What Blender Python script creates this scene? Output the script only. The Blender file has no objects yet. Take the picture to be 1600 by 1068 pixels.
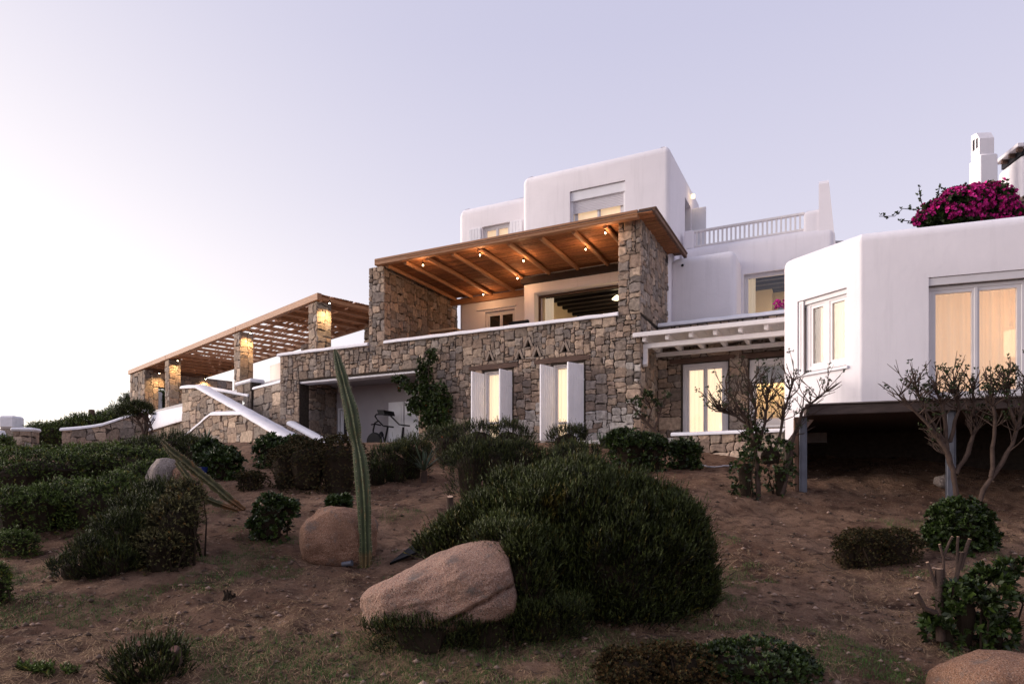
import bpy, math, random
import numpy as np
from mathutils import Vector

scene = bpy.context.scene
COL = scene.collection
# ------------------------------------------------------------------ camera, sky, sun, exposure
F = 1066.67          # focal length in pixels of the 1600 px wide photograph
HOR = 770.0          # image row of the eye-level horizon
cd = bpy.data.cameras.new('camera')
cam = bpy.data.objects.new('camera', cd)
COL.objects.link(cam)
cam.location = (0, 0, 0)
cam.rotation_euler = (math.radians(90), 0, 0)
cd.sensor_width = 36.0
cd.lens = 24.0
cd.shift_y = (HOR - 534.0) / 1600.0
cd.clip_start = 0.1
cd.clip_end = 5000
scene.camera = cam

SUN_AZ = math.radians(-80)       # to the side of the view, just above the sea
SUN_EL = math.radians(10)
world = bpy.data.worlds.new('World')
scene.world = world
world.use_nodes = True
nt = world.node_tree
nt.nodes.clear()
N = nt.nodes.new
out = N('ShaderNodeOutputWorld')
bg = N('ShaderNodeBackground')
nt.links.new(bg.outputs[0], out.inputs[0])
sky = N('ShaderNodeTexSky')
sky.sky_type = 'NISHITA'
sky.sun_disc = False
sky.sun_elevation = SUN_EL
sky.sun_rotation = SUN_AZ
sky.air_density = 1.0
sky.dust_density = 1.5
tc = N('ShaderNodeTexCoord')
sep = N('ShaderNodeSeparateXYZ')
nt.links.new(tc.outputs['Generated'], sep.inputs[0])
def wmath(op, a, b=None, clamp=False):
    n = N('ShaderNodeMath'); n.operation = op; n.use_clamp = clamp
    for i, x in enumerate((a, b)):
        if x is None: continue
        if hasattr(x, 'is_linked') or hasattr(x, 'links'): nt.links.new(x, n.inputs[i])
        else: n.inputs[i].default_value = x
    return n.outputs[0]
elev = wmath('MAXIMUM', sep.outputs[2], 0.0)
ramp = N('ShaderNodeValToRGB')                 # dusk sky by height
els = ramp.color_ramp.elements
els[0].position = 0.0; els[0].color = (0.76, 0.735, 0.815, 1)
els[1].position = 1.0; els[1].color = (0.42, 0.43, 0.61, 1)
e = els.new(0.30); e.color = (0.668, 0.645, 0.765, 1)
e = els.new(0.55); e.color = (0.54, 0.532, 0.69, 1)
nt.links.new(elev, ramp.inputs[0])
vd = N('ShaderNodeVectorMath'); vd.operation = 'DOT_PRODUCT'
nt.links.new(tc.outputs['Generated'], vd.inputs[0])
GA = math.radians(-66)
vd.inputs[1].default_value = (math.sin(GA) * math.cos(0.05), math.cos(GA) * math.cos(0.05), math.sin(0.05))
dpos = wmath('MAXIMUM', vd.outputs['Value'], 0.0)
glow = wmath('MULTIPLY', wmath('POWER', dpos, 3.6), 0.52)
low = wmath('POWER', wmath('SUBTRACT', 1.0, elev), 6.0)
glow2 = wmath('MULTIPLY', wmath('MULTIPLY', wmath('POWER', dpos, 2.0), low), 1.35)
gsum = wmath('ADD', glow, glow2)
gc = N('ShaderNodeVectorMath'); gc.operation = 'SCALE'
gc.inputs[0].default_value = (0.86, 0.75, 0.46)
nt.links.new(gsum, gc.inputs['Scale'])
sk = N('ShaderNodeVectorMath'); sk.operation = 'SCALE'
nt.links.new(sky.outputs[0], sk.inputs[0]); sk.inputs['Scale'].default_value = 0.006
ad1 = N('ShaderNodeVectorMath'); ad1.operation = 'ADD'
nt.links.new(ramp.outputs[0], ad1.inputs[0]); nt.links.new(gc.outputs[0], ad1.inputs[1])
ad2 = N('ShaderNodeVectorMath'); ad2.operation = 'ADD'
nt.links.new(ad1.outputs[0], ad2.inputs[0]); nt.links.new(sk.outputs[0], ad2.inputs[1])
nt.links.new(ad2.outputs[0], bg.inputs[0])
bg.inputs[1].default_value = 1.0

sl = bpy.data.lights.new('sun', 'SUN')
sl.energy = 4.9
sl.angle = math.radians(48)
sl.color = (1.0, 0.86, 0.78)
so = bpy.data.objects.new('sun', sl)
COL.objects.link(so)
sd = Vector((math.sin(SUN_AZ) * math.cos(SUN_EL), math.cos(SUN_AZ) * math.cos(SUN_EL), math.sin(SUN_EL)))
so.rotation_euler = (-sd).to_track_quat('-Z', 'Y').to_euler()
scene.view_settings.view_transform = 'Standard'
scene.view_settings.look = 'None'
scene.view_settings.gamma = 1.0
scene.view_settings.exposure = 0.16
scene.render.engine = 'CYCLES'
scene.cycles.use_denoising = True
scene.render.filter_size = 1.1
scene.cycles.max_bounces = 6
scene.cycles.transparent_max_bounces = 8

# ------------------------------------------------------------------ frames, things, meshes
class Frame:
    def __init__(s, ox, oy, deg):
        s.o = (ox, oy); s.r = math.radians(deg)
        s.a = (math.cos(s.r), math.sin(s.r)); s.b = (-math.sin(s.r), math.cos(s.r))
    def w(s, a, b): return (s.o[0] + a * s.a[0] + b * s.b[0], s.o[1] + a * s.a[1] + b * s.b[1])
V = Frame(3.468, 18.5, -26.35)     # villa: a along the stone facade, b into the hill
L = Frame(-7.2, 24.8, -45.0)       # garden pergola and stairs
R = Frame(6.233, 12.2, -19.0)      # white annex, main face
C = Frame(6.233, 12.2, -62.0)      # white annex, corner face
W = Frame(0, 0, 0)

OFF = {}
def thing(name, label, cat, fr=W, at=(0, 0, 0), group=None, kind=None):
    o = bpy.data.objects.new(name, None); COL.objects.link(o)
    x, y = fr.w(at[0], at[1])
    o.location = (x, y, at[2]); o.rotation_euler = (0, 0, fr.r)
    o.empty_display_size = 0.3
    tag(o, label, cat, group, kind)
    OFF[o.name] = at
    return o
def tag(o, label=None, cat=None, group=None, kind=None):
    if label: o['label'] = label
    if cat: o['category'] = cat
    if cat and not kind: kind = 'thing'
    if group: o['group'] = group
    if kind: o['kind'] = kind
    return o

class MB:
    def __init__(s): s.v = []; s.f = []; s.c = []; s.g = []
    def add(s, vs, fs, col=None):
        k = len(s.v); s.v += [tuple(p) for p in vs]; s.f += [tuple(i + k for i in f) for f in fs]
        s.c += [col if col else (1, 1, 1)] * len(vs); s.g.append((k, k + len(vs), len(s.f) - len(fs), len(s.f)))
        return s
    def box(s, x0, x1, y0, y1, z0, z1, bev=0.0, col=None):
        if bev <= 0:
            vs = [(x, y, z) for z in (z0, z1) for y in (y0, y1) for x in (x0, x1)]
            return s.add(vs, [(0, 2, 3, 1), (4, 5, 7, 6), (0, 1, 5, 4), (2, 6, 7, 3), (0, 4, 6, 2), (1, 3, 7, 5)], col)
        e = bev
        def ring(i, z): return [(x0 + i, y0, z), (x1 - i, y0, z), (x1, y0 + i, z), (x1, y1 - i, z), (x1 - i, y1, z), (x0 + i, y1, z), (x0, y1 - i, z), (x0, y0 + i, z)]
        def ring2(z): return [(x0 + e, y0 + e, z), (x1 - e, y0 + e, z), (x1 - e, y0 + e, z), (x1 - e, y1 - e, z), (x1 - e, y1 - e, z), (x0 + e, y1 - e, z), (x0 + e, y1 - e, z), (x0 + e, y0 + e, z)]
        vs = ring(e, z0 + e) + ring(e, z1 - e)
        fs = [(i, (i + 1) % 8, 8 + (i + 1) % 8, 8 + i) for i in range(8)]
        t = [(x0 + e, y0 + e, z1), (x1 - e, y0 + e, z1), (x1 - e, y1 - e, z1), (x0 + e, y1 - e, z1)]
        b = [(x0 + e, y0 + e, z0), (x1 - e, y0 + e, z0), (x1 - e, y1 - e, z0), (x0 + e, y1 - e, z0)]
        vs += t + b
        fs += [(16, 17, 18, 19), (23, 22, 21, 20), (8, 9, 17, 16), (10, 11, 18, 17), (12, 13, 19, 18), (14, 15, 16, 19), (9, 10, 17), (11, 12, 18), (13, 14, 19), (15, 8, 16),
               (1, 0, 20, 21), (3, 2, 21, 22), (5, 4, 22, 23), (7, 6, 23, 20), (2, 1, 21), (4, 3, 22), (6, 5, 23), (0, 7, 20)]
        return s.add(vs, fs, col)
    def prism(s, poly, fn, d0, d1, col=None):
        """poly of (p, q); fn(p, q, d) -> point; closed between depths d0 and d1"""
        n = len(poly)
        vs = [fn(p, q, d0) for p, q in poly] + [fn(p, q, d1) for p, q in poly]
        fs = [tuple(range(n)), tuple(range(2 * n - 1, n - 1, -1))] + [(i, n + i, n + (i + 1) % n, (i + 1) % n) for i in range(n)]
        return s.add(vs, fs, col)
    def tube(s, pts, rad, n=8, col=None, cap=True):
        pts = [Vector(p) for p in pts]
        if not hasattr(rad, '__len__'): rad = [rad] * len(pts)
        vs = []; up = None
        for i, p in enumerate(pts):
            d = (pts[min(i + 1, len(pts) - 1)] - pts[max(i - 1, 0)])
            if d.length < 1e-9: d = Vector((0, 0, 1))
            d.normalize()
            if up is None: up = Vector((0, 0, 1)) if abs(d.z) < 0.9 else Vector((0, 1, 0))
            x = d.cross(up)
            if x.length < 1e-6: x = d.orthogonal()
            x.normalize(); y = d.cross(x); up = -y if False else up
            for k in range(n):
                a = 2 * math.pi * k / n
                vs.append(p + (x * math.cos(a) + y * math.sin(a)) * rad[i])
        fs = []
        for i in range(len(pts) - 1):
            for k in range(n):
                fs.append((i * n + k, i * n + (k + 1) % n, (i + 1) * n + (k + 1) % n, (i + 1) * n + k))
        if cap:
            fs.append(tuple(range(n - 1, -1, -1))); m = (len(pts) - 1) * n
            fs.append(tuple(m + k for k in range(n)))
        return s.add(vs, fs, col)
    def lathe(s, prof, c=(0, 0, 0), n=16, col=None):
        vs = []; fs = []
        for r, z in prof:
            for k in range(n):
                a = 2 * math.pi * k / n
                vs.append((c[0] + r * math.cos(a), c[1] + r * math.sin(a), c[2] + z))
        for i in range(len(prof) - 1):
            for k in range(n):
                fs.append((i * n + k, i * n + (k + 1) % n, (i + 1) * n + (k + 1) % n, (i + 1) * n + k))
        fs.append(tuple(range(n - 1, -1, -1))); m = (len(prof) - 1) * n
        fs.append(tuple(m + k for k in range(n)))
        return s.add(vs, fs, col)

def setcol(me, cols):
    at = me.color_attributes.new('col', 'FLOAT_COLOR', 'POINT')
    a = np.ones((len(me.vertices), 4), np.float32); a[:, :3] = np.asarray(cols, np.float32)
    at.data.foreach_set('color', a.ravel())

def smooth(me, ang=35):
    me.polygons.foreach_set('use_smooth', [True] * len(me.polygons))
    me.set_sharp_from_angle(angle=math.radians(ang))

def put(name, me, m, parent=None, label=None, kind=None):
    o = bpy.data.objects.new(name, me); COL.objects.link(o)
    if m and not me.materials: me.materials.append(m)
    if parent is not None:
        o.parent = parent; OFF[o.name] = OFF[parent.name]
    else: OFF[o.name] = (0, 0, 0)
    if label: o['label'] = label
    if kind: o['kind'] = kind
    return o

def ob(name, mb, m, parent=None, sm=None, cols=False, label=None, kind=None, cut=None, fr=None):
    """one mesh object from an MB; coordinates are those of the parent's frame"""
    me = bpy.data.meshes.new(name)
    of = OFF[parent.name] if parent is not None else (0, 0, 0)
    vs = mb.v
    if parent is None and fr is not None: vs = [fr.w(x, y) + (z,) for x, y, z in vs]
    me.from_pydata([(x - of[0], y - of[1], z - of[2]) for x, y, z in vs], [], mb.f)
    me.validate()
    if cut: me = boolean(me, cut, of)
    me.update()
    if cols: setcol(me, mb.c)
    if sm: smooth(me, sm)
    return put(name, me, m, parent, label, kind)

def boolean(me, cutters, of):
    """cut every closed piece of CUTTERS out of a mesh, one after the other"""
    import bmesh
    def fix(q):
        bm = bmesh.new(); bm.from_mesh(q); bmesh.ops.recalc_face_normals(bm, faces=bm.faces); bm.to_mesh(q); bm.free()
    fix(me)
    for v0, v1, f0, f1 in cutters.g:
        cm = bpy.data.meshes.new('tmp_b')
        cm.from_pydata([(x - of[0], y - of[1], z - of[2]) for x, y, z in cutters.v[v0:v1]], [], [tuple(i - v0 for i in f) for f in cutters.f[f0:f1]])
        fix(cm)
        a = bpy.data.objects.new('tmp_a', me); COL.objects.link(a)
        b = bpy.data.objects.new('tmp_b', cm); COL.objects.link(b)
        md = a.modifiers.new('b', 'BOOLEAN'); md.operation = 'DIFFERENCE'; md.solver = 'EXACT'; md.object = b
        dg = bpy.context.evaluated_depsgraph_get(); dg.update()
        me = bpy.data.meshes.new_from_object(a.evaluated_get(dg))
        bpy.data.objects.remove(a); bpy.data.objects.remove(b); bpy.data.meshes.remove(cm)
    return me

def copy_tree(src, loc=None, rz=None, label=None):
    r = src.copy(); COL.objects.link(r); OFF[r.name] = OFF[src.name]
    if loc is not None: r.location = loc
    if rz is not None: r.rotation_euler = (0, 0, rz)
    if label: r['label'] = label
    for ch in list(src.children):
        c = ch.copy(); COL.objects.link(c); c.parent = r
        for g in list(ch.children):
            d = g.copy(); COL.objects.link(d); d.parent = c
    return r

def npmesh(name, v, faces, cols=None):
    """fast mesh from numpy arrays; faces (n, k)"""
    me = bpy.data.meshes.new(name)
    v = np.ascontiguousarray(v, np.float32); faces = np.ascontiguousarray(faces, np.int32)
    n, k = faces.shape
    me.vertices.add(len(v)); me.vertices.foreach_set('co', v.ravel())
    me.loops.add(n * k); me.loops.foreach_set('vertex_index', faces.ravel())
    me.polygons.add(n); me.polygons.foreach_set('loop_start', np.arange(0, n * k, k, dtype=np.int32))
    me.update(calc_edges=True)
    if cols is not None: setcol(me, cols)
    return me

def vnoise(x, y, seed=0):
    x = np.asarray(x, float); y = np.asarray(y, float)
    xi = np.floor(x).astype(np.int64); yi = np.floor(y).astype(np.int64)
    fx = x - xi; fy = y - yi
    fx = fx * fx * (3 - 2 * fx); fy = fy * fy * (3 - 2 * fy)
    def h(i, j):
        n = (i * 374761393 + j * 668265263 + seed * 974711) & 0x7fffffff
        n = ((n ^ (n >> 13)) * 1274126177) & 0x7fffffff
        return ((n ^ (n >> 16)) & 0xffff) / 65535.0
    a = h(xi, yi); b = h(xi + 1, yi); c = h(xi, yi + 1); d = h(xi + 1, yi + 1)
    return (a + (b - a) * fx) * (1 - fy) + (c + (d - c) * fx) * fy

# ------------------------------------------------------------------ materials
def mat(name, col, rough=0.7, var=0.12, vs=3.0, bump=0.0, bs=30.0, attr=False, metal=0.0, spec=0.3, var2=None, v2s=0.6, emit=0.0, ecol=None, stretch=None, trans=0.0):
    m = bpy.data.materials.new(name); m.use_nodes = True
    t = m.node_tree; b = t.nodes['Principled BSDF']
    b.inputs['Roughness'].default_value = rough; b.inputs['Metallic'].default_value = metal
    b.inputs['Specular IOR Level'].default_value = spec
    tcn = t.nodes.new('ShaderNodeTexCoord'); vec = tcn.outputs['Object']
    if stretch:
        mp = t.nodes.new('ShaderNodeMapping'); mp.inputs['Scale'].default_value = stretch
        t.links.new(vec, mp.inputs[0]); vec = mp.outputs[0]
    n1 = t.nodes.new('ShaderNodeTexNoise'); n1.inputs['Scale'].default_value = vs; n1.inputs['Detail'].default_value = 6
    t.links.new(vec, n1.inputs[0])
    mr = t.nodes.new('ShaderNodeMapRange'); mr.inputs[1].default_value = 0.25; mr.inputs[2].default_value = 0.75
    mr.inputs[3].default_value = 1 - var; mr.inputs[4].default_value = 1 + var
    t.links.new(n1.outputs[0], mr.inputs[0])
    base = t.nodes.new('ShaderNodeRGB'); base.outputs[0].default_value = (*col, 1)
    c = base.outputs[0]
    if var2:
        n2 = t.nodes.new('ShaderNodeTexNoise'); n2.inputs['Scale'].default_value = v2s; n2.inputs['Detail'].default_value = 5
        t.links.new(vec, n2.inputs[0])
        r2 = t.nodes.new('ShaderNodeMapRange'); r2.inputs[1].default_value = 0.42; r2.inputs[2].default_value = 0.62
        t.links.new(n2.outputs[0], r2.inputs[0])
        mx = t.nodes.new('ShaderNodeMix'); mx.data_type = 'RGBA'
        t.links.new(r2.outputs[0], mx.inputs[0]); t.links.new(c, mx.inputs[6]); mx.inputs[7].default_value = (*var2, 1)
        c = mx.outputs[2]
    if attr:
        at = t.nodes.new('ShaderNodeAttribute'); at.attribute_name = 'col'
        mx = t.nodes.new('ShaderNodeVectorMath'); mx.operation = 'MULTIPLY'
        t.links.new(c, mx.inputs[0]); t.links.new(at.outputs['Color'], mx.inputs[1]); c = mx.outputs[0]
    mu = t.nodes.new('ShaderNodeVectorMath'); mu.operation = 'SCALE'
    t.links.new(c, mu.inputs[0]); t.links.new(mr.outputs[0], mu.inputs['Scale'])
    t.links.new(mu.outputs[0], b.inputs['Base Color'])
    if bump > 0:
        n3 = t.nodes.new('ShaderNodeTexNoise'); n3.inputs['Scale'].default_value = bs; n3.inputs['Detail'].default_value = 5
        t.links.new(vec, n3.inputs[0])
        bp = t.nodes.new('ShaderNodeBump'); bp.inputs['Strength'].default_value = bump; bp.inputs['Distance'].default_value = 0.02
        t.links.new(n3.outputs[0], bp.inputs['Height']); t.links.new(bp.outputs[0], b.inputs['Normal'])
    if emit > 0:
        ec = ecol or col
        b.inputs['Emission Color'].default_value = (*ec, 1); b.inputs['Emission Strength'].default_value = emit
    return m

PLASTER = mat('white_plaster', (0.80, 0.762, 0.785), 0.85, 0.035, 1.3, 0.25, 9, spec=0.15)
def weather(m, amt=.10):
    t = m.node_tree; b = t.nodes['Principled BSDF']; src = b.inputs['Base Color'].links[0].from_socket
    tcn = t.nodes.new('ShaderNodeTexCoord'); mp = t.nodes.new('ShaderNodeMapping'); mp.inputs['Scale'].default_value = (4.5, 4.5, .35)
    n = t.nodes.new('ShaderNodeTexNoise'); n.inputs['Scale'].default_value = 1.2; n.inputs['Detail'].default_value = 7; n.inputs['Roughness'].default_value = .65
    t.links.new(tcn.outputs['Object'], mp.inputs[0]); t.links.new(mp.outputs[0], n.inputs[0])
    r = t.nodes.new('ShaderNodeMapRange'); r.inputs[1].default_value = .52; r.inputs[2].default_value = .78; r.inputs[3].default_value = 1; r.inputs[4].default_value = 1 - amt
    t.links.new(n.outputs[0], r.inputs[0]); q = t.nodes.new('ShaderNodeVectorMath'); q.operation = 'SCALE'
    t.links.new(src, q.inputs[0]); t.links.new(r.outputs[0], q.inputs['Scale']); t.links.new(q.outputs[0], b.inputs['Base Color'])
weather(PLASTER)
COPING = mat('white_coping', (0.80, 0.79, 0.82), 0.8, 0.07, 5, 0.35, 18, spec=0.15)
STONE = mat('rubble_stone', (0.280, 0.230, 0.190), 0.9, 0.42, 11, 1.0, 26, attr=True, spec=0.15)
MORTAR = mat('dry_joint', (0.055, 0.044, 0.036), 0.95, 0.3, 12, 0.6, 40, spec=0.05)
WOOD = mat('oiled_timber', (0.33, 0.165, 0.085), 0.6, 0.22, 5, 0.3, 30, stretch=(1, 6, 6))
WOODB = mat('oiled_rafter', (0.40, 0.20, 0.10), 0.6, 0.22, 5, 0.3, 30, stretch=(6, 1, 6))
LINTEL = mat('dark_lintel_wood', (0.10, 0.06, 0.045), 0.8, 0.35, 5, 0.5, 24, stretch=(1, 6, 6))
ALCOVE = mat('grey_alcove', (0.40, 0.365, 0.375), 0.85, 0.06, 2, 0.15, 10, spec=0.1)  # one even grey, darker than the white plaster
REED = mat('reed', (0.33, 0.145, 0.065), 0.7, 0.25, 14, attr=True)
WHITEWOOD = mat('white_painted_wood', (0.74, 0.70, 0.69), 0.55, 0.07, 7, 0.15, 25)
FRAMEW = mat('white_window_frame', (0.66, 0.63, 0.64), 0.4, 0.04, 5)
SHUTTER = mat('white_shutter_paint', (0.78, 0.77, 0.80), 0.5, 0.05, 4, 0.1, 30)
ROLLER = mat('roller_slat', (0.66, 0.63, 0.66), 0.5, 0.03, 3)
BLACK = mat('black_metal', (0.010, 0.010, 0.012), 0.6, 0.2, 6, spec=.12)
STEEL = mat('galvanised_steel', (0.12, 0.125, 0.15), 0.5, 0.2, 6, metal=0.3)
RUST = mat('brown_board', (0.075, 0.055, 0.05), 0.8, 0.3, 4, 0.3, 20, stretch=(1, 5, 5))
BEAMD = mat('black_beam', (0.016, 0.014, 0.016), 0.5, 0.2, 5)
FLOORT = mat('terrace_floor', (0.45, 0.43, 0.42), 0.8, 0.08, 3)
ROOMW = mat('room_wall', (0.62, 0.52, 0.38), 0.9, 0.04, 2)
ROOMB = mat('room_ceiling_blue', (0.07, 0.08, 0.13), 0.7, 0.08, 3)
CONC = mat('rough_concrete', (0.40, 0.38, 0.37), 0.9, 0.2, 6, 0.5, 25)
DARKIN = mat('dark_interior', (0.02, 0.02, 0.025), 0.8, 0.2, 3)

def emat(name, col, s, var=0.0):
    m = bpy.data.materials.new(name); m.use_nodes = True; t = m.node_tree; t.nodes.clear()
    o = t.nodes.new('ShaderNodeOutputMaterial'); e = t.nodes.new('ShaderNodeEmission')
    e.inputs[0].default_value = (*col, 1); e.inputs[1].default_value = s
    t.links.new(e.outputs[0], o.inputs[0]); return m
BULB = emat('bulb_glow', (1.0, 0.80, 0.50), 25)
LAMPGLOW = emat('lamp_shade_glow', (1.0, 0.78, 0.42), 2.2)
STEPGLOW = emat('step_light_glow', (1.0, 0.95, 0.9), 1.2)

def glass(name, tint=(1, 1, 1), refl=0.10):
    m = bpy.data.materials.new(name); m.use_nodes = True; t = m.node_tree; t.nodes.clear()
    o = t.nodes.new('ShaderNodeOutputMaterial'); mx = t.nodes.new('ShaderNodeMixShader')
    tr = t.nodes.new('ShaderNodeBsdfTransparent'); gl = t.nodes.new('ShaderNodeBsdfGlossy')
    tr.inputs[0].default_value = (*tint, 1); gl.inputs['Roughness'].default_value = 0.03
    lw = t.nodes.new('ShaderNodeFresnel'); lw.inputs[0].default_value = 1.5
    ma = t.nodes.new('ShaderNodeMath'); ma.operation = 'ADD'; ma.inputs[1].default_value = refl - 0.04
    geo = t.nodes.new('ShaderNodeNewGeometry'); inv = t.nodes.new('ShaderNodeMath'); inv.operation = 'SUBTRACT'; inv.inputs[0].default_value = 1
    mu = t.nodes.new('ShaderNodeMath'); mu.operation = 'MULTIPLY'
    t.links.new(geo.outputs['Backfacing'], inv.inputs[1]); t.links.new(lw.outputs[0], ma.inputs[0]); t.links.new(ma.outputs[0], mu.inputs[0]); t.links.new(inv.outputs[0], mu.inputs[1]); t.links.new(mu.outputs[0], mx.inputs[0])
    t.links.new(tr.outputs[0], mx.inputs[1]); t.links.new(gl.outputs[0], mx.inputs[2]); t.links.new(mx.outputs[0], o.inputs[0])
    return m
GLASS = glass('window_glass', refl=.06)
GLASSD = glass('grey_window_glass', (0.55, 0.58, 0.6), 0.18)

def curtain_mat(name, col, strength, sheer=0.0, alb=.8):
    """a lamp-lit curtain: the cloth glows with the room's light behind it"""
    m = bpy.data.materials.new(name); m.use_nodes = True; t = m.node_tree
    b = t.nodes['Principled BSDF']; b.inputs['Base Color'].default_value = (*[c * alb for c in col], 1); b.inputs['Roughness'].default_value = 0.9
    b.inputs['Specular IOR Level'].default_value = 0.0
    tcn = t.nodes.new('ShaderNodeTexCoord'); mp = t.nodes.new('ShaderNodeMapping'); mp.inputs['Scale'].default_value = (9, 9, 0.25)
    n = t.nodes.new('ShaderNodeTexNoise'); n.inputs['Scale'].default_value = 1.6; n.inputs['Detail'].default_value = 1
    t.links.new(tcn.outputs['Object'], mp.inputs[0]); t.links.new(mp.outputs[0], n.inputs[0])
    r = t.nodes.new('ShaderNodeMapRange'); r.inputs[1].default_value = 0.3; r.inputs[2].default_value = 0.7
    r.inputs[3].default_value = strength * 0.93; r.inputs[4].default_value = strength * 1.05
    t.links.new(n.outputs[0], r.inputs[0]); t.links.new(r.outputs[0], b.inputs['Emission Strength'])
    b.inputs['Emission Color'].default_value = (*col, 1)
    if sheer:
        b.inputs['Alpha'].default_value = 1 - sheer
    return m
CURT_Y = curtain_mat('lit_cream_curtain', (1.0, 0.82, 0.60), 0.68, 0.20)
CURT_P = curtain_mat('lit_peach_curtain', (1.0, 0.75, 0.54), 0.36, 0.42)
CURT_W = curtain_mat('lit_pale_curtain', (1.0, 0.80, 0.58), 0.34, 0, .30)
CURT_C = curtain_mat('lit_corner_curtain', (1.0, 0.78, 0.52), 0.52, 0, .2)

# ------------------------------------------------------------------ ground
def g(x, y):
    x = np.asarray(x, float); y = np.asarray(y, float)
    lin = -1.6 + 0.232 * (y - 5.73)
    k = 0.25
    w_ = np.clip((-7.2 - x) / 3.6, 0, 1); pl = 1.45 - .52 * w_ * w_ * (3 - 2 * w_)      # the shelf the villa stands on
    h = np.clip(0.5 + 0.5 * (pl - lin) / k, 0, 1)
    z = pl * (1 - h) + lin * h - k * h * (1 - h)
    near = np.clip((20 - y) / 4, 0, 1) * np.clip((y - 1.0) / 2, 0, 1)
    z = z + near * (0.22 * (vnoise(x * 0.45, y * 0.45, 1) - 0.5) + 0.10 * (vnoise(x * 1.3, y * 1.3, 2) - 0.5) + 0.06 * (vnoise(x * 4, y * 4, 3) - 0.5) + 0.045 * (vnoise(x * 9, y * 9, 4) - 0.5))
    z = np.where(y < -20, -7.5, z)
    return z
def gz(x, y): return float(g(x, y))
def gp(u, v, lo=4.0, hi=40.0):
    """the point of the ground seen at a photo pixel"""
    k = (HOR - v) / F; x = (u - 800) / F
    ys = np.linspace(lo, hi, 1500)
    d = g(x * ys, ys) - k * ys
    i = np.argmax(d > 0) if (d > 0).any() else 0
    y = ys[i]
    return (x * y, y, float(g(x * y, y)))

def axis(lo, hi, step, far):
    a = list(np.arange(lo, hi, step)); s = step
    q = []; x = lo
    while x > -far: s *= 1.5; x -= s; q.append(x)
    s = step; r = []; x = hi
    while x < far: r.append(x); s *= 1.5; x += s
    return np.array(q[::-1] + a + r)
xs = axis(-9, 10.5, 0.085, 1800); ys = axis(3.6, 19.5, 0.085, 1800)
gx, gy = np.meshgrid(xs, ys)
gv = np.stack([gx.ravel(), gy.ravel(), g(gx, gy).ravel()], 1)
nx_, ny_ = len(xs), len(ys)
idx = np.arange(nx_ * ny_).reshape(ny_, nx_)
gf = np.stack([idx[:-1, :-1].ravel(), idx[:-1, 1:].ravel(), idx[1:, 1:].ravel(), idx[1:, :-1].ravel()], 1)

def soil_mat():
    m = bpy.data.materials.new('dry_soil'); m.use_nodes = True; t = m.node_tree; b = t.nodes['Principled BSDF']
    b.inputs['Roughness'].default_value = 0.95; b.inputs['Specular IOR Level'].default_value = 0.1
    tcn = t.nodes.new('ShaderNodeTexCoord')
    def noise(s, d=8, r=0.6):
        n = t.nodes.new('ShaderNodeTexNoise'); n.inputs['Scale'].default_value = s; n.inputs['Detail'].default_value = d; n.inputs['Roughness'].default_value = r
        t.links.new(tcn.outputs['Object'], n.inputs[0]); return n.outputs[0]
    def mapr(x, a, b_, c=0, d=1):
        r = t.nodes.new('ShaderNodeMapRange'); r.inputs[1].default_value = a; r.inputs[2].default_value = b_; r.inputs[3].default_value = c; r.inputs[4].default_value = d
        t.links.new(x, r.inputs[0]); return r.outputs[0]
    def mix(f, a, b_):
        x = t.nodes.new('ShaderNodeMix'); x.data_type = 'RGBA'; t.links.new(f, x.inputs[0])
        for i, q in ((6, a), (7, b_)):
            if isinstance(q, tuple): x.inputs[i].default_value = (*q, 1)
            else: t.links.new(q, x.inputs[i])
        return x.outputs[2]
    c = mix(mapr(noise(0.55), 0.38, 0.62), (0.170, 0.094, 0.060), (0.335, 0.208, 0.138))
    c = mix(mapr(noise(2.6), 0.50, 0.70), c, (0.060, 0.033, 0.023))
    c = mix(mapr(noise(7), 0.52, 0.66), c, (0.090, 0.050, 0.034))
    c = mix(mapr(noise(14), 0.55, 0.75), c, (0.44, 0.30, 0.20))
    c = mix(mapr(noise(60, 4), 0.58, 0.72), c, (0.035, 0.021, 0.016))
    t.links.new(c, b.inputs['Base Color'])
    bp = t.nodes.new('ShaderNodeBump'); bp.inputs['Strength'].default_value = 1.0; bp.inputs['Distance'].default_value = 0.11
    t.links.new(noise(22, 10, 0.7), bp.inputs['Height']); t.links.new(bp.outputs[0], b.inputs['Normal'])
    return m
gm = npmesh('ground', gv, gf); smooth(gm, 80)
ground = put('ground', gm, soil_mat()); tag(ground, 'dry brown sloping soil rising towards the stone villa', 'ground', kind='structure')

# ------------------------------------------------------------------ rubble stonework
TINTS = [(1, 1, 1), (1.1, 1.0, .94), (.78, .80, .84), (1.25, 1.12, 1.0), (.68, .66, .66), (1.04, .92, .83), (1.42, 1.32, 1.2), (.90, .86, .82), (.80, .73, .68), (1.0, 1.02, 1.06)]
def clip_poly(poly, planes):
    for (p, q, c) in planes:          # keep p*x + q*y <= c
        outp = []
        for i in range(len(poly)):
            a = poly[i]; b = poly[(i + 1) % len(poly)]
            da = p * a[0] + q * a[1] - c; db = p * b[0] + q * b[1] - c
            if da <= 0: outp.append(a)
            if (da < 0 < db) or (db < 0 < da):
                t = da / (da - db); outp.append((a[0] + (b[0] - a[0]) * t, a[1] + (b[1] - a[1]) * t))
        poly = outp
        if len(poly) < 3: return []
    return poly
def area(p): return abs(sum(p[i][0] * p[(i + 1) % len(p)][1] - p[(i + 1) % len(p)][0] * p[i][1] for i in range(len(p)))) / 2

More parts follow.
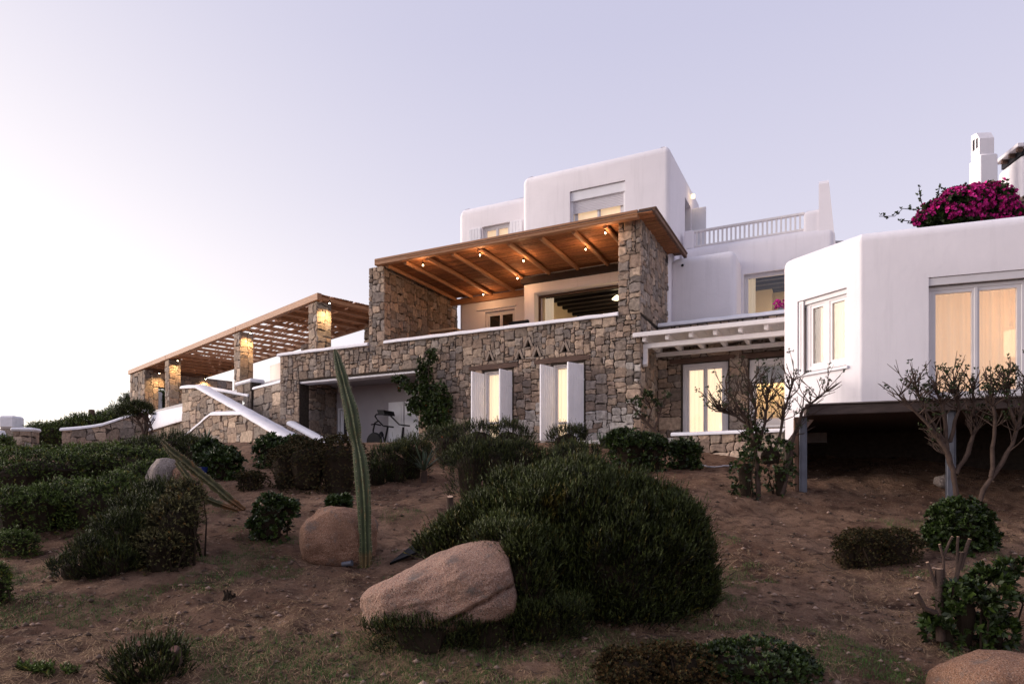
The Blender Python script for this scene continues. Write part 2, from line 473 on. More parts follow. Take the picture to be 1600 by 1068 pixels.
SIZES = [(6, 4), (5, 4), (5, 3), (4, 4), (4, 3), (4, 3), (3, 3), (3, 3), (4, 2), (5, 2), (3, 2), (3, 2), (2, 3), (2, 2), (4, 1), (3, 1), (2, 1)]
def rubble(pool, parent, x0, x1, z0, z1, fn, seed, cell=0.09, planes=(), holes=(), tint=None, outv=0.03, gap=0.010, top=None, ax=1.0):
    """random rubble over x0..x1, z0..z1 of a wall; fn(x, z, out) -> point in the parent's frame.
    holes: rectangles (xa, xb, za, zb). Every stone joins POOL as (area, verts, faces, colour, parent)."""
    rg = random.Random(seed)
    nx = max(1, round((x1 - x0) / (cell * ax))); nz = max(1, round((z1 - z0) / cell))
    cx = (x1 - x0) / nx; cz = (z1 - z0) / nz
    occ = np.zeros((nx, nz), bool)
    for h in holes:
        if len(h) == 4:
            for i in range(nx):
                for j in range(nz):
                    if h[0] < x0 + (i + .5) * cx < h[1] and h[2] < z0 + (j + .5) * cz < h[3]: occ[i, j] = True
    for i in range(nx):
        for j in range(nz):
            x = x0 + (i + .5) * cx; z = z0 + (j + .5) * cz
            if top and z - top(x) > cell * .6: occ[i, j] = True
            if any(p * x + q * z - c > cell * .9 * math.hypot(p, q) for p, q, c in planes): occ[i, j] = True
    hx = list(set([h[0] for h in holes] + [h[1] for h in holes])); hz = [h[2] for h in holes] + [h[3] for h in holes]
    jit = {}
    def J(i, j):
        k = (i, j)
        if k not in jit:
            jx = rg.uniform(-.42, .42) * cx; jz = rg.uniform(-.42, .42) * cz
            if i in (0, nx): jx = 0
            if j in (0, nz): jz = 0
            x = x0 + i * cx + jx; z = z0 + j * cz + jz
            for h in holes:                      # snap to the edges of openings
                if h[2] - cz < z < h[3] + cz:
                    for q in (h[0], h[1]):
                        if abs(x0 + i * cx - q) < cx * .55: x = q
                if h[0] - cx < x < h[1] + cx:
                    for q in (h[2], h[3]):
                        if abs(z0 + j * cz - q) < cz * .55: z = q
            jit[k] = (x, z)
        return jit[k]
    for j in range(nz):
        for i in range(nx):
            if occ[i, j]: continue
            w, h = rg.choice(SIZES)
            ww = 0
            while ww < w and i + ww < nx and not occ[i + ww, j]: ww += 1
            # never leave a sliver of one cell beside a tall stone when it can be taken along
            if i + ww < nx and not occ[i + ww, j] and (i + ww + 1 >= nx or occ[i + ww + 1, j]) and rg.random() < .6: ww += 1
            hh = 1
            while hh < h and j + hh < nz and not occ[i:i + ww, j + hh].any(): hh += 1
            if ww == 1 and hh > 3: hh = 3
            occ[i:i + ww, j:j + hh] = True
            e = []
            def side(pts):
                a = pts[0]; b = pts[-1]; n = len(pts) - 1
                if n == 1: return [J(*a)]
                if n <= 3: return [J(*a), J(*pts[n // 2])] 
                return [J(*a), J(*pts[n // 3]), J(*pts[2 * n // 3])]
            e += side([(i + k, j) for k in range(ww + 1)])
            e += side([(i + ww, j + k) for k in range(hh + 1)])
            e += side([(i + ww - k, j + hh) for k in range(ww + 1)])
            e += side([(i, j + hh - k) for k in range(hh + 1)])
            poly = clip_poly(e, planes)
            if len(poly) < 3: continue
            if top: poly = [(x, min(z, top(x))) for x, z in poly]
            A = area(poly)
            if A < cell * cell * .25: continue
            mx = sum(p[0] for p in poly) / len(poly); mz = sum(p[1] for p in poly) / len(poly)
            # round the corners
            q = []
            n = len(poly)
            for k in range(n):
                p0 = poly[k - 1]; p = poly[k]; p1 = poly[(k + 1) % n]
                d0 = math.hypot(p0[0] - p[0], p0[1] - p[1]); d1 = math.hypot(p1[0] - p[0], p1[1] - p[1])
                cr = abs((p[0] - p0[0]) * (p1[1] - p[1]) - (p[1] - p0[1]) * (p1[0] - p[0])) / max(d0 * d1, 1e-9)
                if cr > .6 and min(d0, d1) > .03:
                    c = min(.035, .3 * min(d0, d1)) * rg.uniform(.6, 1.3)
                    q.append((p[0] + (p0[0] - p[0]) / d0 * c, p[1] + (p0[1] - p[1]) / d0 * c))
                    q.append((p[0] + (p1[0] - p[0]) / d1 * c, p[1] + (p1[1] - p[1]) / d1 * c))
                else: q.append(p)
            def inset(pl, d):
                r = []
                for x, z in pl:
                    l = math.hypot(x - mx, z - mz)
                    f = max(.25, (l - d) / l) if l > 1e-6 else 1
                    r.append((mx + (x - mx) * f, mz + (z - mz) * f))
                return r
            o1 = inset(q, gap); o2 = inset(q, gap + rg.uniform(.018, .034))
            ht = outv + rg.uniform(-.012, .022); sx = rg.uniform(-.09, .09); sz = rg.uniform(-.09, .09)
            n = len(o1)
            vs = [fn(x, z, 0.0) for x, z in o1]
            vs += [fn(x, z, ht * .62) for x, z in o1]
            vs += [fn(x, z, ht + sx * (x - mx) + sz * (z - mz) + rg.uniform(-.004, .004)) for x, z in o2]
            fs = [(k, (k + 1) % n, n + (k + 1) % n, n + k) for k in range(n)] + [(n + k, n + (k + 1) % n, 2 * n + (k + 1) % n, 2 * n + k) for k in range(n)] + [tuple(range(2 * n, 3 * n))]
            t = rg.choice(TINTS); br = rg.uniform(.78, 1.18)
            c = tuple(v * br for v in t)
            if tint: c = tint(mx, mz, c, rg)
            pool.append((A, vs, fs, c, parent))

def lay(pool, cap=290):
    """largest stones become parts of their wall, the rest of a wall one part of kind stuff"""
    pool.sort(key=lambda s: -s[0])
    rest = {}
    for k, (A, vs, fs, c, par) in enumerate(pool):
        if k < cap:
            mb = MB(); mb.add(vs, fs, c)
            ob('stone', mb, STONE, par, cols=True)
        else:
            rest.setdefault(par.name, (par, MB()))[1].add(vs, fs, c)
    for par, mb in rest.values():
        ob('rubble', mb, STONE, par, cols=True, kind='stuff')

def front(b0): return lambda x, z, o: (x, b0 - o, z)          # wall facing -b
def sideR(a0): return lambda x, z, o: (a0 + o, x, z)          # wall facing +a, x runs along b

def rblock(poly, z0, z1, r, rc=0.12, seg=5):
    """plastered block: upright corners rounded by rc, top edge rounded by r"""
    n = len(poly); pts = []
    for i in range(n):
        p0 = Vector(poly[i - 1]); p = Vector(poly[i]); p1 = Vector(poly[(i + 1) % n])
        a = (p0 - p).normalized(); b = (p1 - p).normalized()
        c = rc
        q0 = p + a * c; q1 = p + b * c
        for k in range(4):
            t = k / 3
            pts.append((1 - t) ** 2 * q0 + 2 * t * (1 - t) * p + t * t * q1)
    m = len(pts)
    def nrm(i):
        a = (pts[i] - pts[i - 1]).normalized(); b = (pts[(i + 1) % m] - pts[i]).normalized()
        na = Vector((-a.y, a.x)); nb = Vector((-b.y, b.x)); s = na + nb
        return s / max(.4, s.dot(na))
    nn = [nrm(i) for i in range(m)]
    rings = [(0, z0), (0, z1 - r)] + [(r * (1 - math.cos(t * math.pi / 2 / seg)), z1 - r + r * math.sin(t * math.pi / 2 / seg)) for t in range(1, seg + 1)]
    mb = MB(); vs = []
    for d, z in rings: vs += [(pts[i].x + nn[i].x * d, pts[i].y + nn[i].y * d, z) for i in range(m)]
    fs = [tuple(range(m - 1, -1, -1))]
    for k in range(len(rings) - 1):
        for i in range(m): fs.append((k * m + i, k * m + (i + 1) % m, (k + 1) * m + (i + 1) % m, (k + 1) * m + i))
    fs.append(tuple((len(rings) - 1) * m + i for i in range(m)))
    mb.add(vs, fs); return mb
def rect(a0, a1, b0, b1): return [(a0, b0), (a1, b0), (a1, b1), (a0, b1)]

def coping_bar(mb, pts, half, h, n=10):
    """rounded white wall capping along points (a, b, z of its underside); half = half width"""
    prof = [(-half, 0.0)] + [(-half * math.cos(t * math.pi / n) * (1 if 0 < t < n else 1), h * (.35 + .65 * math.sin(t * math.pi / n))) for t in range(n + 1)] + [(half, 0.0)]
    k = len(prof); vs = []; P = [Vector(p) for p in pts]
    for i, p in enumerate(P):
        d = P[min(i + 1, len(P) - 1)] - P[max(i - 1, 0)]; d.z = 0; d.normalize()
        s = Vector((d.y, -d.x, 0))
        wob = 1 + .05 * math.sin(i * 2.3 + p.x)
        vs += [(p.x + s.x * q * wob, p.y + s.y * q * wob, p.z + z * wob) for q, z in prof]
    fs = []
    for i in range(len(P) - 1):
        for j in range(k): fs.append((i * k + j, i * k + (j + 1) % k, (i + 1) * k + (j + 1) % k, (i + 1) * k + j))
    fs.append(tuple(range(k - 1, -1, -1))); fs.append(tuple((len(P) - 1) * k + j for j in range(k)))
    return mb.add(vs, fs)
def densify(pts, step=.45):
    r = []
    for p, q in zip(pts, pts[1:]):
        n = max(1, int((Vector(q) - Vector(p)).length / step))
        r += [tuple(Vector(p).lerp(Vector(q), k / n)) for k in range(n)]
    return r + [tuple(pts[-1])]

def window(par, a0, a1, z0, z1, b, lights=1, fw=.07, dep=.07, gl=None, mid=None, fm=None, name='window', s=.055):
    """a framed window in a plane b: frame part with glass panes as sub-parts"""
    fm = fm or FRAMEW; gl = gl or GLASS
    mb = MB()
    mb.box(a0, a1, b, b + dep, z1 - fw, z1, .008); mb.box(a0, a1, b, b + dep, z0, z0 + fw, .008)
    mb.box(a0, a0 + fw, b, b + dep, z0 + fw, z1 - fw, .008); mb.box(a1 - fw, a1, b, b + dep, z0 + fw, z1 - fw, .008)
    w = (a1 - a0 - 2 * fw) / lights
    panes = []
    for k in range(lights):
        x0 = a0 + fw + k * w; x1 = x0 + w
        if k: mb.box(x0 - s * .45, x0 + s * .45, b - .012, b + dep - .003, z0 + fw, z1 - fw, .006)
        mb.box(x0 + .003, x0 + s, b + .012, b + dep - .012, z0 + fw, z1 - fw); mb.box(x1 - s, x1 - .003, b + .012, b + dep - .012, z0 + fw, z1 - fw)
        mb.box(x0 + s, x1 - s, b + .012, b + dep - .012, z0 + fw, z0 + fw + s); mb.box(x0 + s, x1 - s, b + .012, b + dep - .012, z1 - fw - s, z1 - fw)
        zs = [z0 + fw + s, z1 - fw - s]
        if mid: zs = [zs[0], mid - .03, mid + .03, zs[1]]; mb.box(x0 + s, x1 - s, b + .012, b + dep - .012, mid - .03, mid + .03)
        for q in range(0, len(zs), 2): panes.append((x0 + s, x1 - s, zs[q], zs[q + 1]))
    o = ob(name, mb, fm, par)
    for x0, x1, q0, q1 in panes:
        p = MB(); p.box(x0 - .004, x1 + .004, b + .032, b + .040, q0 - .004, q1 + .004); ob('pane', p, gl, o)
    return o

def curtain(label, fr, a0, a1, b, z0, z1, m, amp=.035, wl=.14, seed=1, group=None, gather=None):
    n = max(12, int((a1 - a0) / .02)); rg = random.Random(seed); ph = rg.uniform(0, 6)
    xs_ = np.linspace(a0, a1, n)
    off = amp * np.sin((xs_ + .04 * np.sin(xs_ * 5 + ph)) * 2 * math.pi / wl + ph) + amp * .5 * np.sin(xs_ * 11 + ph)
    th = .004; vs = []
    for d in (0, th):
        for z in (z0, z1):
            for x, o_ in zip(xs_, off):
                X, Y = fr.w(x, b + o_ * (1.0 if z == z0 else .8) + d); vs.append((X, Y, z))
    fs = []
    for i in range(n - 1):
        fs.append((i, i + 1, n + i + 1, n + i)); fs.append((2 * n + i + 1, 2 * n + i, 3 * n + i, 3 * n + i + 1))
        fs.append((i, 2 * n + i, 2 * n + i + 1, i + 1)); fs.append((n + i, n + i + 1, 3 * n + i + 1, 3 * n + i))
    me = npmesh('curtain', np.array(vs), np.array(fs)); smooth(me, 60)
    return tag(put('curtain', me, m), label, 'curtain', group)

def lamp(name, loc, power, col=(1.0, .68, .36), rad=.04, spot=None, aim=(0, 0, -1), blend=.6):
    l = bpy.data.lights.new(name, 'SPOT' if spot else 'POINT')
    l.energy = power; l.color = col; l.shadow_soft_size = rad
    if spot: l.spot_size = math.radians(spot); l.spot_blend = blend
    o = bpy.data.objects.new(name, l); COL.objects.link(o); o.location = loc
    o.rotation_euler = Vector(aim).to_track_quat('-Z', 'Y').to_euler()
    o['kind'] = 'helper'
    return o

# ================================================================== THE VILLA
FL = 1.45                                           # lower floor
villa = thing('villa', 'large white two storey villa on a lower floor of rubble stone, with wood roofed terrace', 'house', V, (-6, 2, FL))
pool = []
# --- stone ground floor
mb = MB(); mb.box(-13.07, 0, 0.0, .42, 1.0, 4.86)
cut = MB(); cut.box(-12.17, -7.18, -.2, .6, .8, 3.90); cut.box(-4.80, -3.87, -.2, .6, FL, 3.65); cut.box(-2.54, -1.62, -.2, .6, FL, 3.67)
TRI = [(-4.60, 4.00, .15, .22), (-3.62, 3.95, .15, .23), (-3.33, 4.29, .16, .23), (-3.06, 3.98, .15, .23), (-2.18, 4.04, .15, .22)]
for x, z, w, h in TRI: cut.prism([(x - w * .62, z), (x + w * .62, z), (x, z + h)], lambda p, q, d: (p, d, q), -.2, .6)
facade = ob('stone_facade', mb, MORTAR, villa, cut=cut)
HOLES = [(-12.17, -7.18, .8, 3.96), (-4.86, -3.81, FL, 3.86), (-2.60, -1.56, FL, 3.88)] + [(x - .17, x + .17, z - .03, z + h + .06) for x, z, w, h in TRI]
def wash(x, z, c, rg):
    if (-1.5 < x < -.02 and 1.4 < z < 2.25 and rg.random() < .7) or (-.42 < x and 1.9 < z < 3.75 and rg.random() < .4) or (-3.7 < x < -2.75 and z < 2.5 and rg.random() < .65):
        k = rg.uniform(1.2, 1.9); return (k * 1.0, k * 1.1, k * 1.2)
    return c
rubble(pool, facade, -13.07, 0.03, 1.0, 4.86, front(0.0), 11, .068, holes=HOLES, tint=wash)
for x, z, w, h in TRI:                                # two leaning slabs frame each triangular vent
    m2 = MB()
    for s in (-1, 1):
        m2.prism([(x + s * w * .62, z - .02), (x + s * (w * .62 + .065), z - .02), (x + s * .035, z + h + .075), (x - s * .005, z + h - .01)], lambda p, q, d: (p, d, q), -.045 - .004 * (s > 0), .1)
    for q_ in (-1, 1):                                # small wedge stones beside the slabs
        m3 = MB(); m3.prism([(x + q_ * .168, z + .05), (x + q_ * .168, z + h + .075), (x + q_ * .06, z + h + .075), (x + q_ * .13, z + .09)], lambda p, q, d: (p, d, q), -.03, .02, (.95, .93, .9) if q_ > 0 else (1.1, 1.0, .92)); ob('stone', m3, STONE, facade, cols=True)
    ob('vent_slab', m2, mat('vent_slate', (.26, .205, .165), .9, .25, 8, .4, 30), facade)
m2 = MB(); m2.box(-13.0, -.1, .43, .50, 3.96, 4.8); ob('vent_shade_sheet', m2, DARKIN, facade)  # near-black sheet puts the shade inside the vents into colour
m2 = MB(); m2.box(-12.25, -7.05, .02, .44, 3.83, 3.93, .02); ob('alcove_lip', m2, COPING, facade)
cp = MB(); coping_bar(cp, densify([(-13.16, .17, 4.86), (-9.15, .17, 4.86)]), .27, .14); ob('coping', cp, COPING, villa, sm=50)
cp = MB(); coping_bar(cp, densify([(-8.50, .17, 4.86), (-.60, .17, 4.86)]), .27, .14); ob('coping', cp, COPING, villa, sm=50)
# --- alcove with exercise machines
m2 = MB(); m2.box(-12.6, -12.17, .42, 1.95, 1.0, 3.98); al = ob('alcove_side_wall', m2, MORTAR, villa)
rubble(pool, al, .45, 1.9, 1.3, 3.9, sideR(-12.17), 12, .1)
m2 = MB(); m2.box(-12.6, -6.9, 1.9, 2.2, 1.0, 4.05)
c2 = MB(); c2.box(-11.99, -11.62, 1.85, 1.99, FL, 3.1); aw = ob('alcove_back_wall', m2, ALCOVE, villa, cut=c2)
m2 = MB(); m2.box(-12.05, -11.56, 1.86, 1.898, 3.1, 3.17, .005); m2.box(-12.05, -11.99, 1.86, 1.898, FL, 3.1, .005); m2.box(-11.62, -11.56, 1.86, 1.898, FL, 3.1, .005)
o = ob('door_frame', m2, SHUTTER, aw)
m2 = MB(); m2.box(-11.985, -11.84, 1.93, 1.96, FL, 3.09); ob('door', m2, SHUTTER, aw)
m2 = MB(); m2.box(-11.84, -11.625, 1.95, 1.985, FL, 3.09); ob('dark_pane', m2, DARKIN, aw)
for a in (-9.75, -9.05):                              # shallow door leaves on the back wall
    m2 = MB(); m2.box(a, a + .66, 1.872, 1.897, FL, 3.25, .006); m2.box(a + .1, a + .56, 1.86, 1.874, 1.65, 2.3, .004); m2.box(a + .1, a + .56, 1.86, 1.874, 2.45, 3.12, .004); ob('door', m2, SHUTTER, aw)
m2 = MB(); m2.box(-8.6, -8.45, 1.85, 1.898, 3.3, 3.36, .01); ob('wall_fitting', m2, BLACK, aw)
m2 = MB(); m2.box(-7.6, -6.9, 1.4, 1.89, 1.0, 3.97); ap = ob('alcove_pier', m2, MORTAR, villa)
rubble(pool, ap, -7.6, -6.9, 1.3, 3.95, front(1.4), 13, .1)
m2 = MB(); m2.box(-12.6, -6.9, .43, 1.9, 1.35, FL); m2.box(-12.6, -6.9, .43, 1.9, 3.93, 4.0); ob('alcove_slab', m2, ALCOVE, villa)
# --- tall windows of the ground floor, their open shutters and lintels
for k, (a0, a1, zt, fl_, fr_) in enumerate([(-4.80, -3.87, 3.65, -4.90, -3.97), (-2.54, -1.62, 3.67, -2.68, -1.86)]):
    wn = window(facade, a0, a1, FL + .02, zt, .12, 1, .045, .09, mid=2.12 if k == 0 else 2.02, s=.035)
    m2 = MB(); m2.box(a0 - .02, a0 + .012, .02, .12, FL, zt); m2.box(a1 - .012, a1 + .02, .02, .12, FL, zt); m2.box(a0, a1, .02, .12, zt - .012, zt + .02); ob('window_reveal', m2, SHUTTER, facade)
    for hx, fx in ((a0, fl_), (a1, fr_)):
        n_ = Vector((fx - hx, -.58)); ln = n_.length; n_.normalize(); t_ = Vector((-n_.y, n_.x))
        m2 = MB()
        def bx(u0, u1, d0, d1, z0, z1):
            q = [(hx + n_.x * u + t_.x * d, -.03 + n_.y * u + t_.y * d) for u, d in ((u0, d0), (u1, d0), (u1, d1), (u0, d1))]
            m2.prism(q, lambda p, r, d: (p, r, d), z0, z1)
        bx(0, ln, -.019, .019, FL + .03, zt - .06)
        sh = ob('shutter', m2, SHUTTER, facade)
        m2 = MB()
        for s in (-1, 1):
            nb = 6; wv = ln / nb
            for q in range(nb): bx(q * wv + .004, (q + 1) * wv - .004, *( (.019, .025) if s > 0 else (-.025, -.019)), FL + .035, zt - .065)
        ob('shutter_board', m2, SHUTTER, sh)
        for zz in (FL + .5, zt - .5): m2 = MB(); bx(.0, .3, .025, .033, zz, zz + .04); ob('hinge_strap', m2, SHUTTER, sh)
for x0, x1, z in ((-5.32, -3.68, 3.72), (-3.12, -1.42, 3.74)):
    m2 = MB(); m2.prism([(x0, z), (x0 + .9, z - .012), (x1, z + .006), (x1, z + .13), (x0 + .6, z + .145), (x0, z + .12)], lambda p, q, d: (p, d, q), -.06, .3); ob('lintel', m2, LINTEL, facade)
m2 = MB()
for a0, a1 in ((-5.3, -3.4), (-3.1, -1.1)):
    m2.box(a0, a1, 1.2, 1.3, 1.3, 3.95); m2.box(a0 - .05, a0, .43, 1.2, 1.3, 3.95); m2.box(a1, a1 + .05, .43, 1.2, 1.3, 3.95); m2.box(a0, a1, .43, 1.2, 1.36, FL); m2.box(a0, a1, .43, 1.2, 3.9, 3.95)
ob('room_lining', m2, ROOMW, villa)
curtain('cream curtain lit from behind in the tall window next to the climber', V, -4.8, -3.87, .34, FL + .03, 3.6, CURT_Y, seed=1)
curtain('cream curtain lit from behind in the tall shuttered window nearer the veranda', V, -2.54, -1.62, .34, FL + .03, 3.6, CURT_Y, seed=2)
for a, b, z, lb in ((-4.25, .75, 2.95, 'round lamp glowing through the cream curtain of the first tall window'), (1.78, 2.5, 1.95, 'low lamp glowing through the curtain of the glazed veranda door')):
    t = thing('room_lamp', lb, 'lamp', V, (a, b, FL)); m2 = MB(); m2.lathe([(.02, -.12), (.10, -.08), (.13, 0), (.10, .08), (.02, .12)], (a, b, z), 14); ob('lamp_shade', m2, emat('round_lamp_glow', (1, .80, .48), 9), t, sm=60)
    m2 = MB(); m2.tube([(a, b, FL), (a, b, z - .12)], .015, 6); ob('stand', m2, BLACK, t); lamp('room_lamp_light', V.w(a, b - .16) + (z,), 12, (1, .72, .4), .1)
# --- recess under the white veranda
m2 = MB(); m2.box(-.4, 0, .42, 2.2, 1.0, 4.86); rs = ob('recess_side_wall', m2, MORTAR, villa)
rubble(pool, rs, .0, 1.8, 1.2, 4.8, sideR(0.0), 14, .1, tint=lambda x, z, c, rg: tuple(v * 1.0 for v in c))
m2 = MB(); m2.box(0.0, 4.6, 1.85, 2.25, 1.0, 4.88)
c2 = MB(); c2.box(.73, 2.02, 1.7, 2.5, FL, 3.74); c2.box(2.58, 4.0, 1.7, 2.5, 1.86, 3.72)
rw = ob('recess_wall', m2, MORTAR, villa, cut=c2)
rubble(pool, rw, 0.02, 3.9, 1.1, 4.86, front(1.85), 15, .095, holes=[(.70, 2.05, FL, 3.9), (2.55, 4.1, 1.86, 3.9)])
cp = MB(); coping_bar(cp, densify([(.04, 2.02, 4.88), (4.6, 2.02, 4.88)]), .27, .14); ob('coping', cp, COPING, villa, sm=50)
for x0, x1, z in ((.38, 2.2, 3.75), (2.32, 4.3, 3.74)):
    m2 = MB(); m2.prism([(x0, z + .02), (x0 + .4, z), (x1, z + .01), (x1, z + .14), (x0, z + .13)], lambda p, q, d: (p, d, q), 1.79, 2.1); ob('lintel', m2, LINTEL, rw)
window(rw, .73, 2.02, FL + .02, 3.74, 1.93, 2, .13, .1)
window(rw, 2.58, 4.0, 1.88, 3.72, 1.93, 1, .13, .1)
m2 = MB(); m2.box(2.5, 4.0, 1.78, 1.86, 1.80, 1.87, .015); ob('window_sill', m2, COPING, rw)
m2 = MB(); m2.box(2.72, 3.9, 2.08, 2.10, 3.05, 3.62)
for k in range(5): m2.box(2.72, 3.9, 2.065, 2.08, 3.06 + k * .11, 3.062 + k * .11)
ob('roman_blind', m2, mat('grey_blind', (.34, .35, .36), .8, .05, 4), rw)
curtain('cream lit curtain behind the double glazed door under the white veranda', V, .85, 1.92, 2.14, FL + .03, 3.66, CURT_Y, seed=3)
m2 = MB(); m2.box(2.3, 4.3, 3.2, 3.3, 1.4, 4.0); m2.box(2.25, 2.3, 2.26, 3.3, 1.4, 4.0); m2.box(4.3, 4.35, 2.26, 3.3, 1.4, 4.0); m2.box(2.25, 4.3, 2.26, 3.3, 1.35, FL); m2.box(2.25, 4.3, 2.26, 3.3, 3.95, 4.0)
m2.box(.5, 2.24, 2.8, 2.9, 1.4, 4.0); m2.box(.45, .5, 2.26, 2.9, 1.4, 4.0); m2.box(.5, 2.24, 2.26, 2.9, 3.95, 4.0)
ob('room_lining', m2, ROOMW, villa)
lamp('kitchen_light', V.w(3.2, 2.8) + (3.6,), 60, (1, .74, .42), .12)
m2 = MB(); m2.box(-.2, 4.6, -.3, 1.85, 1.2, FL - .01); ob('porch_slab', m2, CONC, villa)
# --- terrace deck and the white upper storeys
m2 = MB(); m2.box(-13.0, -.02, .44, 4.6, 4.02, 4.2); m2.box(-.02, 4.7, 2.26, 4.6, 4.02, 4.4); ob('terrace_floor', m2, FLOORT, villa)
tall = rblock(rect(-4.95, .10, 3.0, 7.7), 4.0, 10.86, .30, .16)
c2 = MB(); c2.box(-4.50, -.30, 2.8, 3.42, 4.25, 6.78); c2.box(-4.40, -.12, 3.40, 7.5, 4.22, 6.98); c2.box(-3.22, -1.33, 2.8, 3.28, 8.2, 9.98); c2.box(-.25, .5, 5.15, 6.1, 7.7, 10.0)
tall = ob('tall_block', tall, PLASTER, villa, sm=40, cut=c2)
low = rblock(rect(-8.22, -4.75, 4.24, 7.6), 4.0, 10.82, .32, .18)
c2 = MB(); c2.box(-7.10, -5.86, 4.1, 4.5, 4.9, 6.74); c2.box(-7.22, -6.06, 4.1, 4.5, 8.7, 9.93)
low = ob('low_block', low, PLASTER, villa, sm=40, cut=c2)
m2 = MB(); m2.box(-7.42, -5.78, 4.16, 4.24, 6.80, 6.86, .02); ob('window_hood', m2, COPING, low)
window(low, -7.10, -5.86, 4.9, 6.74, 4.36, 2, .09, .09, GLASSD); window(low, -7.22, -6.06, 8.7, 9.93, 4.36, 2, .08, .09, GLASS)
m2 = MB(); m2.box(-7.05, -5.9, 4.47, 4.49, 4.95, 6.7); ob('drawn_blind', m2, mat('taupe_blind', (.30, .24, .18), .8, .1, 3), low)
m2 = MB(); m2.box(-7.18, -6.1, 4.47, 4.49, 8.75, 9.9); ob('lit_blind', m2, curtain_mat('lit_upper_blind', (1, .74, .48), .5), low)
for a0 in (-7.74, -6.03):
    m2 = MB(); m2.box(a0, a0 + .50, 4.17, 4.21, 8.72, 9.90, .008)
    for q in range(4): m2.box(a0 + .012 + q * .121, a0 + .118 + q * .121, 4.160, 4.171, 8.75, 9.87)
    ob('shutter', m2, SHUTTER, low)
# shuttered upper window of the tall block: roller box, slats, glass
m2 = MB(); m2.box(-3.22, -1.33, 3.06, 3.27, 9.66, 9.97, .01); rb = ob('roller_box', m2, SHUTTER, tall)
for k in range(8):
    m2 = MB(); m2.box(-3.18, -1.37, 3.13, 3.155, 9.62 - k * .052, 9.668 - k * .052, .006); ob('slat', m2, ROLLER, rb)
m2 = MB(); m2.box(-3.22, -3.14, 3.10, 3.19, 8.2, 9.66); m2.box(-1.41, -1.33, 3.10, 3.19, 8.2, 9.66); ob('roller_guide', m2, SHUTTER, tall)
window(tall, -3.13, -1.42, 8.2, 9.6, 3.185, 2, .07, .07, GLASS)
m2 = MB(); m2.box(-3.2, -1.35, 3.265, 3.278, 8.22, 9.65); ob('lit_blind', m2, curtain_mat('lit_bedroom_blind', (1, .74, .48), .5), tall)
# side door with open shutter and a wall lamp
m2 = MB(); m2.box(-.2, -.1, 5.2, 6.05, 7.72, 9.98); ob('side_door', m2, DARKIN, tall)
m2 = MB(); m2.box(.12, .62, 6.12, 6.16, 7.72, 9.95, .01); ob('shutter', m2, SHUTTER, tall)
m2 = MB(); m2.lathe([(.03, 0), (.07, .02), (.07, .14), (.03, .16)], (.20, 5.98, 10.24), 10); ob('wall_lamp', m2, LAMPGLOW, tall)
lamp('wall_lamp_light', V.w(.30, 5.98) + (10.3,), 4, rad=.05)
# --- living room behind the big terrace opening
m2 = MB(); m2.box(-4.50, -.32, 3.33, 3.40, 6.70, 6.775, .005); m2.box(-4.50, -4.44, 3.33, 3.40, 4.25, 6.70, .005); ob('sliding_track', m2, LINTEL, tall)
m2 = MB(); m2.box(-4.62, -.25, 2.965, 2.998, 6.80, 6.90, .006); m2.box(-4.62, -4.50, 2.965, 2.998, 4.25, 6.80, .006); ob('opening_surround', m2, PLASTER, tall)
m2 = MB(); m2.box(-4.39, -.13, 3.43, 7.48, 6.92, 6.97); ob('room_ceiling', m2, BEAMD, tall)
for k in range(8):
    m2 = MB(); m2.box(-4.35, -.13, 3.62 + k * .5, 3.76 + k * .5, 6.74, 6.92, .01); ob('ceiling_beam', m2, BEAMD, tall)
m2 = MB(); m2.box(-4.395, -4.36, 3.42, 7.48, 4.23, 6.915); m2.box(-4.36, -.13, 7.43, 7.485, 4.23, 6.915); ob('room_wall', m2, ROOMW, tall)
curtain('pale curtain drawn aside in the wide terrace opening', V, -4.34, -4.02, 3.52, 4.25, 6.70, CURT_W, .03, .1, seed=4)
pl = thing('pendant_lamp', 'glass pendant lamp lit under the black ceiling beams of the living room', 'lamp', V, (-1.95, 4.1, 6.74))
m2 = MB(); m2.tube([(-1.95, 4.1, 6.74), (-1.95, 4.1, 6.66)], .012, 6); ob('cord', m2, BLACK, pl)
m2 = MB(); m2.lathe([(.03, .12), (.06, .1), (.17, .0), (.14, -.02)], (-1.95, 4.1, 6.55), 14); ob('lamp_shade', m2, emat('pendant_glow', (1, .82, .5), 4), pl, sm=40)
lamp('living_room_light', V.w(-1.5, 4.6) + (6.2,), 60, (1, .70, .38), .15)
pn = thing('ceiling_fan', 'white bladed ceiling fan under the black beams of the living room', 'fan', V, (-2.3, 5.6, 6.44))
m2 = MB(); m2.lathe([(.02, .3), (.02, .1), (.1, .08), (.1, -.02), (.03, -.05)], (-2.3, 5.6, 6.44), 12); ob('motor', m2, BLACK, pn, sm=40)
for k in range(4):
    a = k * math.pi / 2 + .3; m2 = MB()
    q = [(-2.3 + math.cos(a) * r - math.sin(a) * s, 5.6 + math.sin(a) * r + math.cos(a) * s) for r, s in ((.1, -.03), (.62, -.07), (.62, .07), (.1, .03))]
    m2.prism(q, lambda x, y, d: (x, y, d), 6.45, 6.462); ob('blade', m2, SHUTTER, pn)
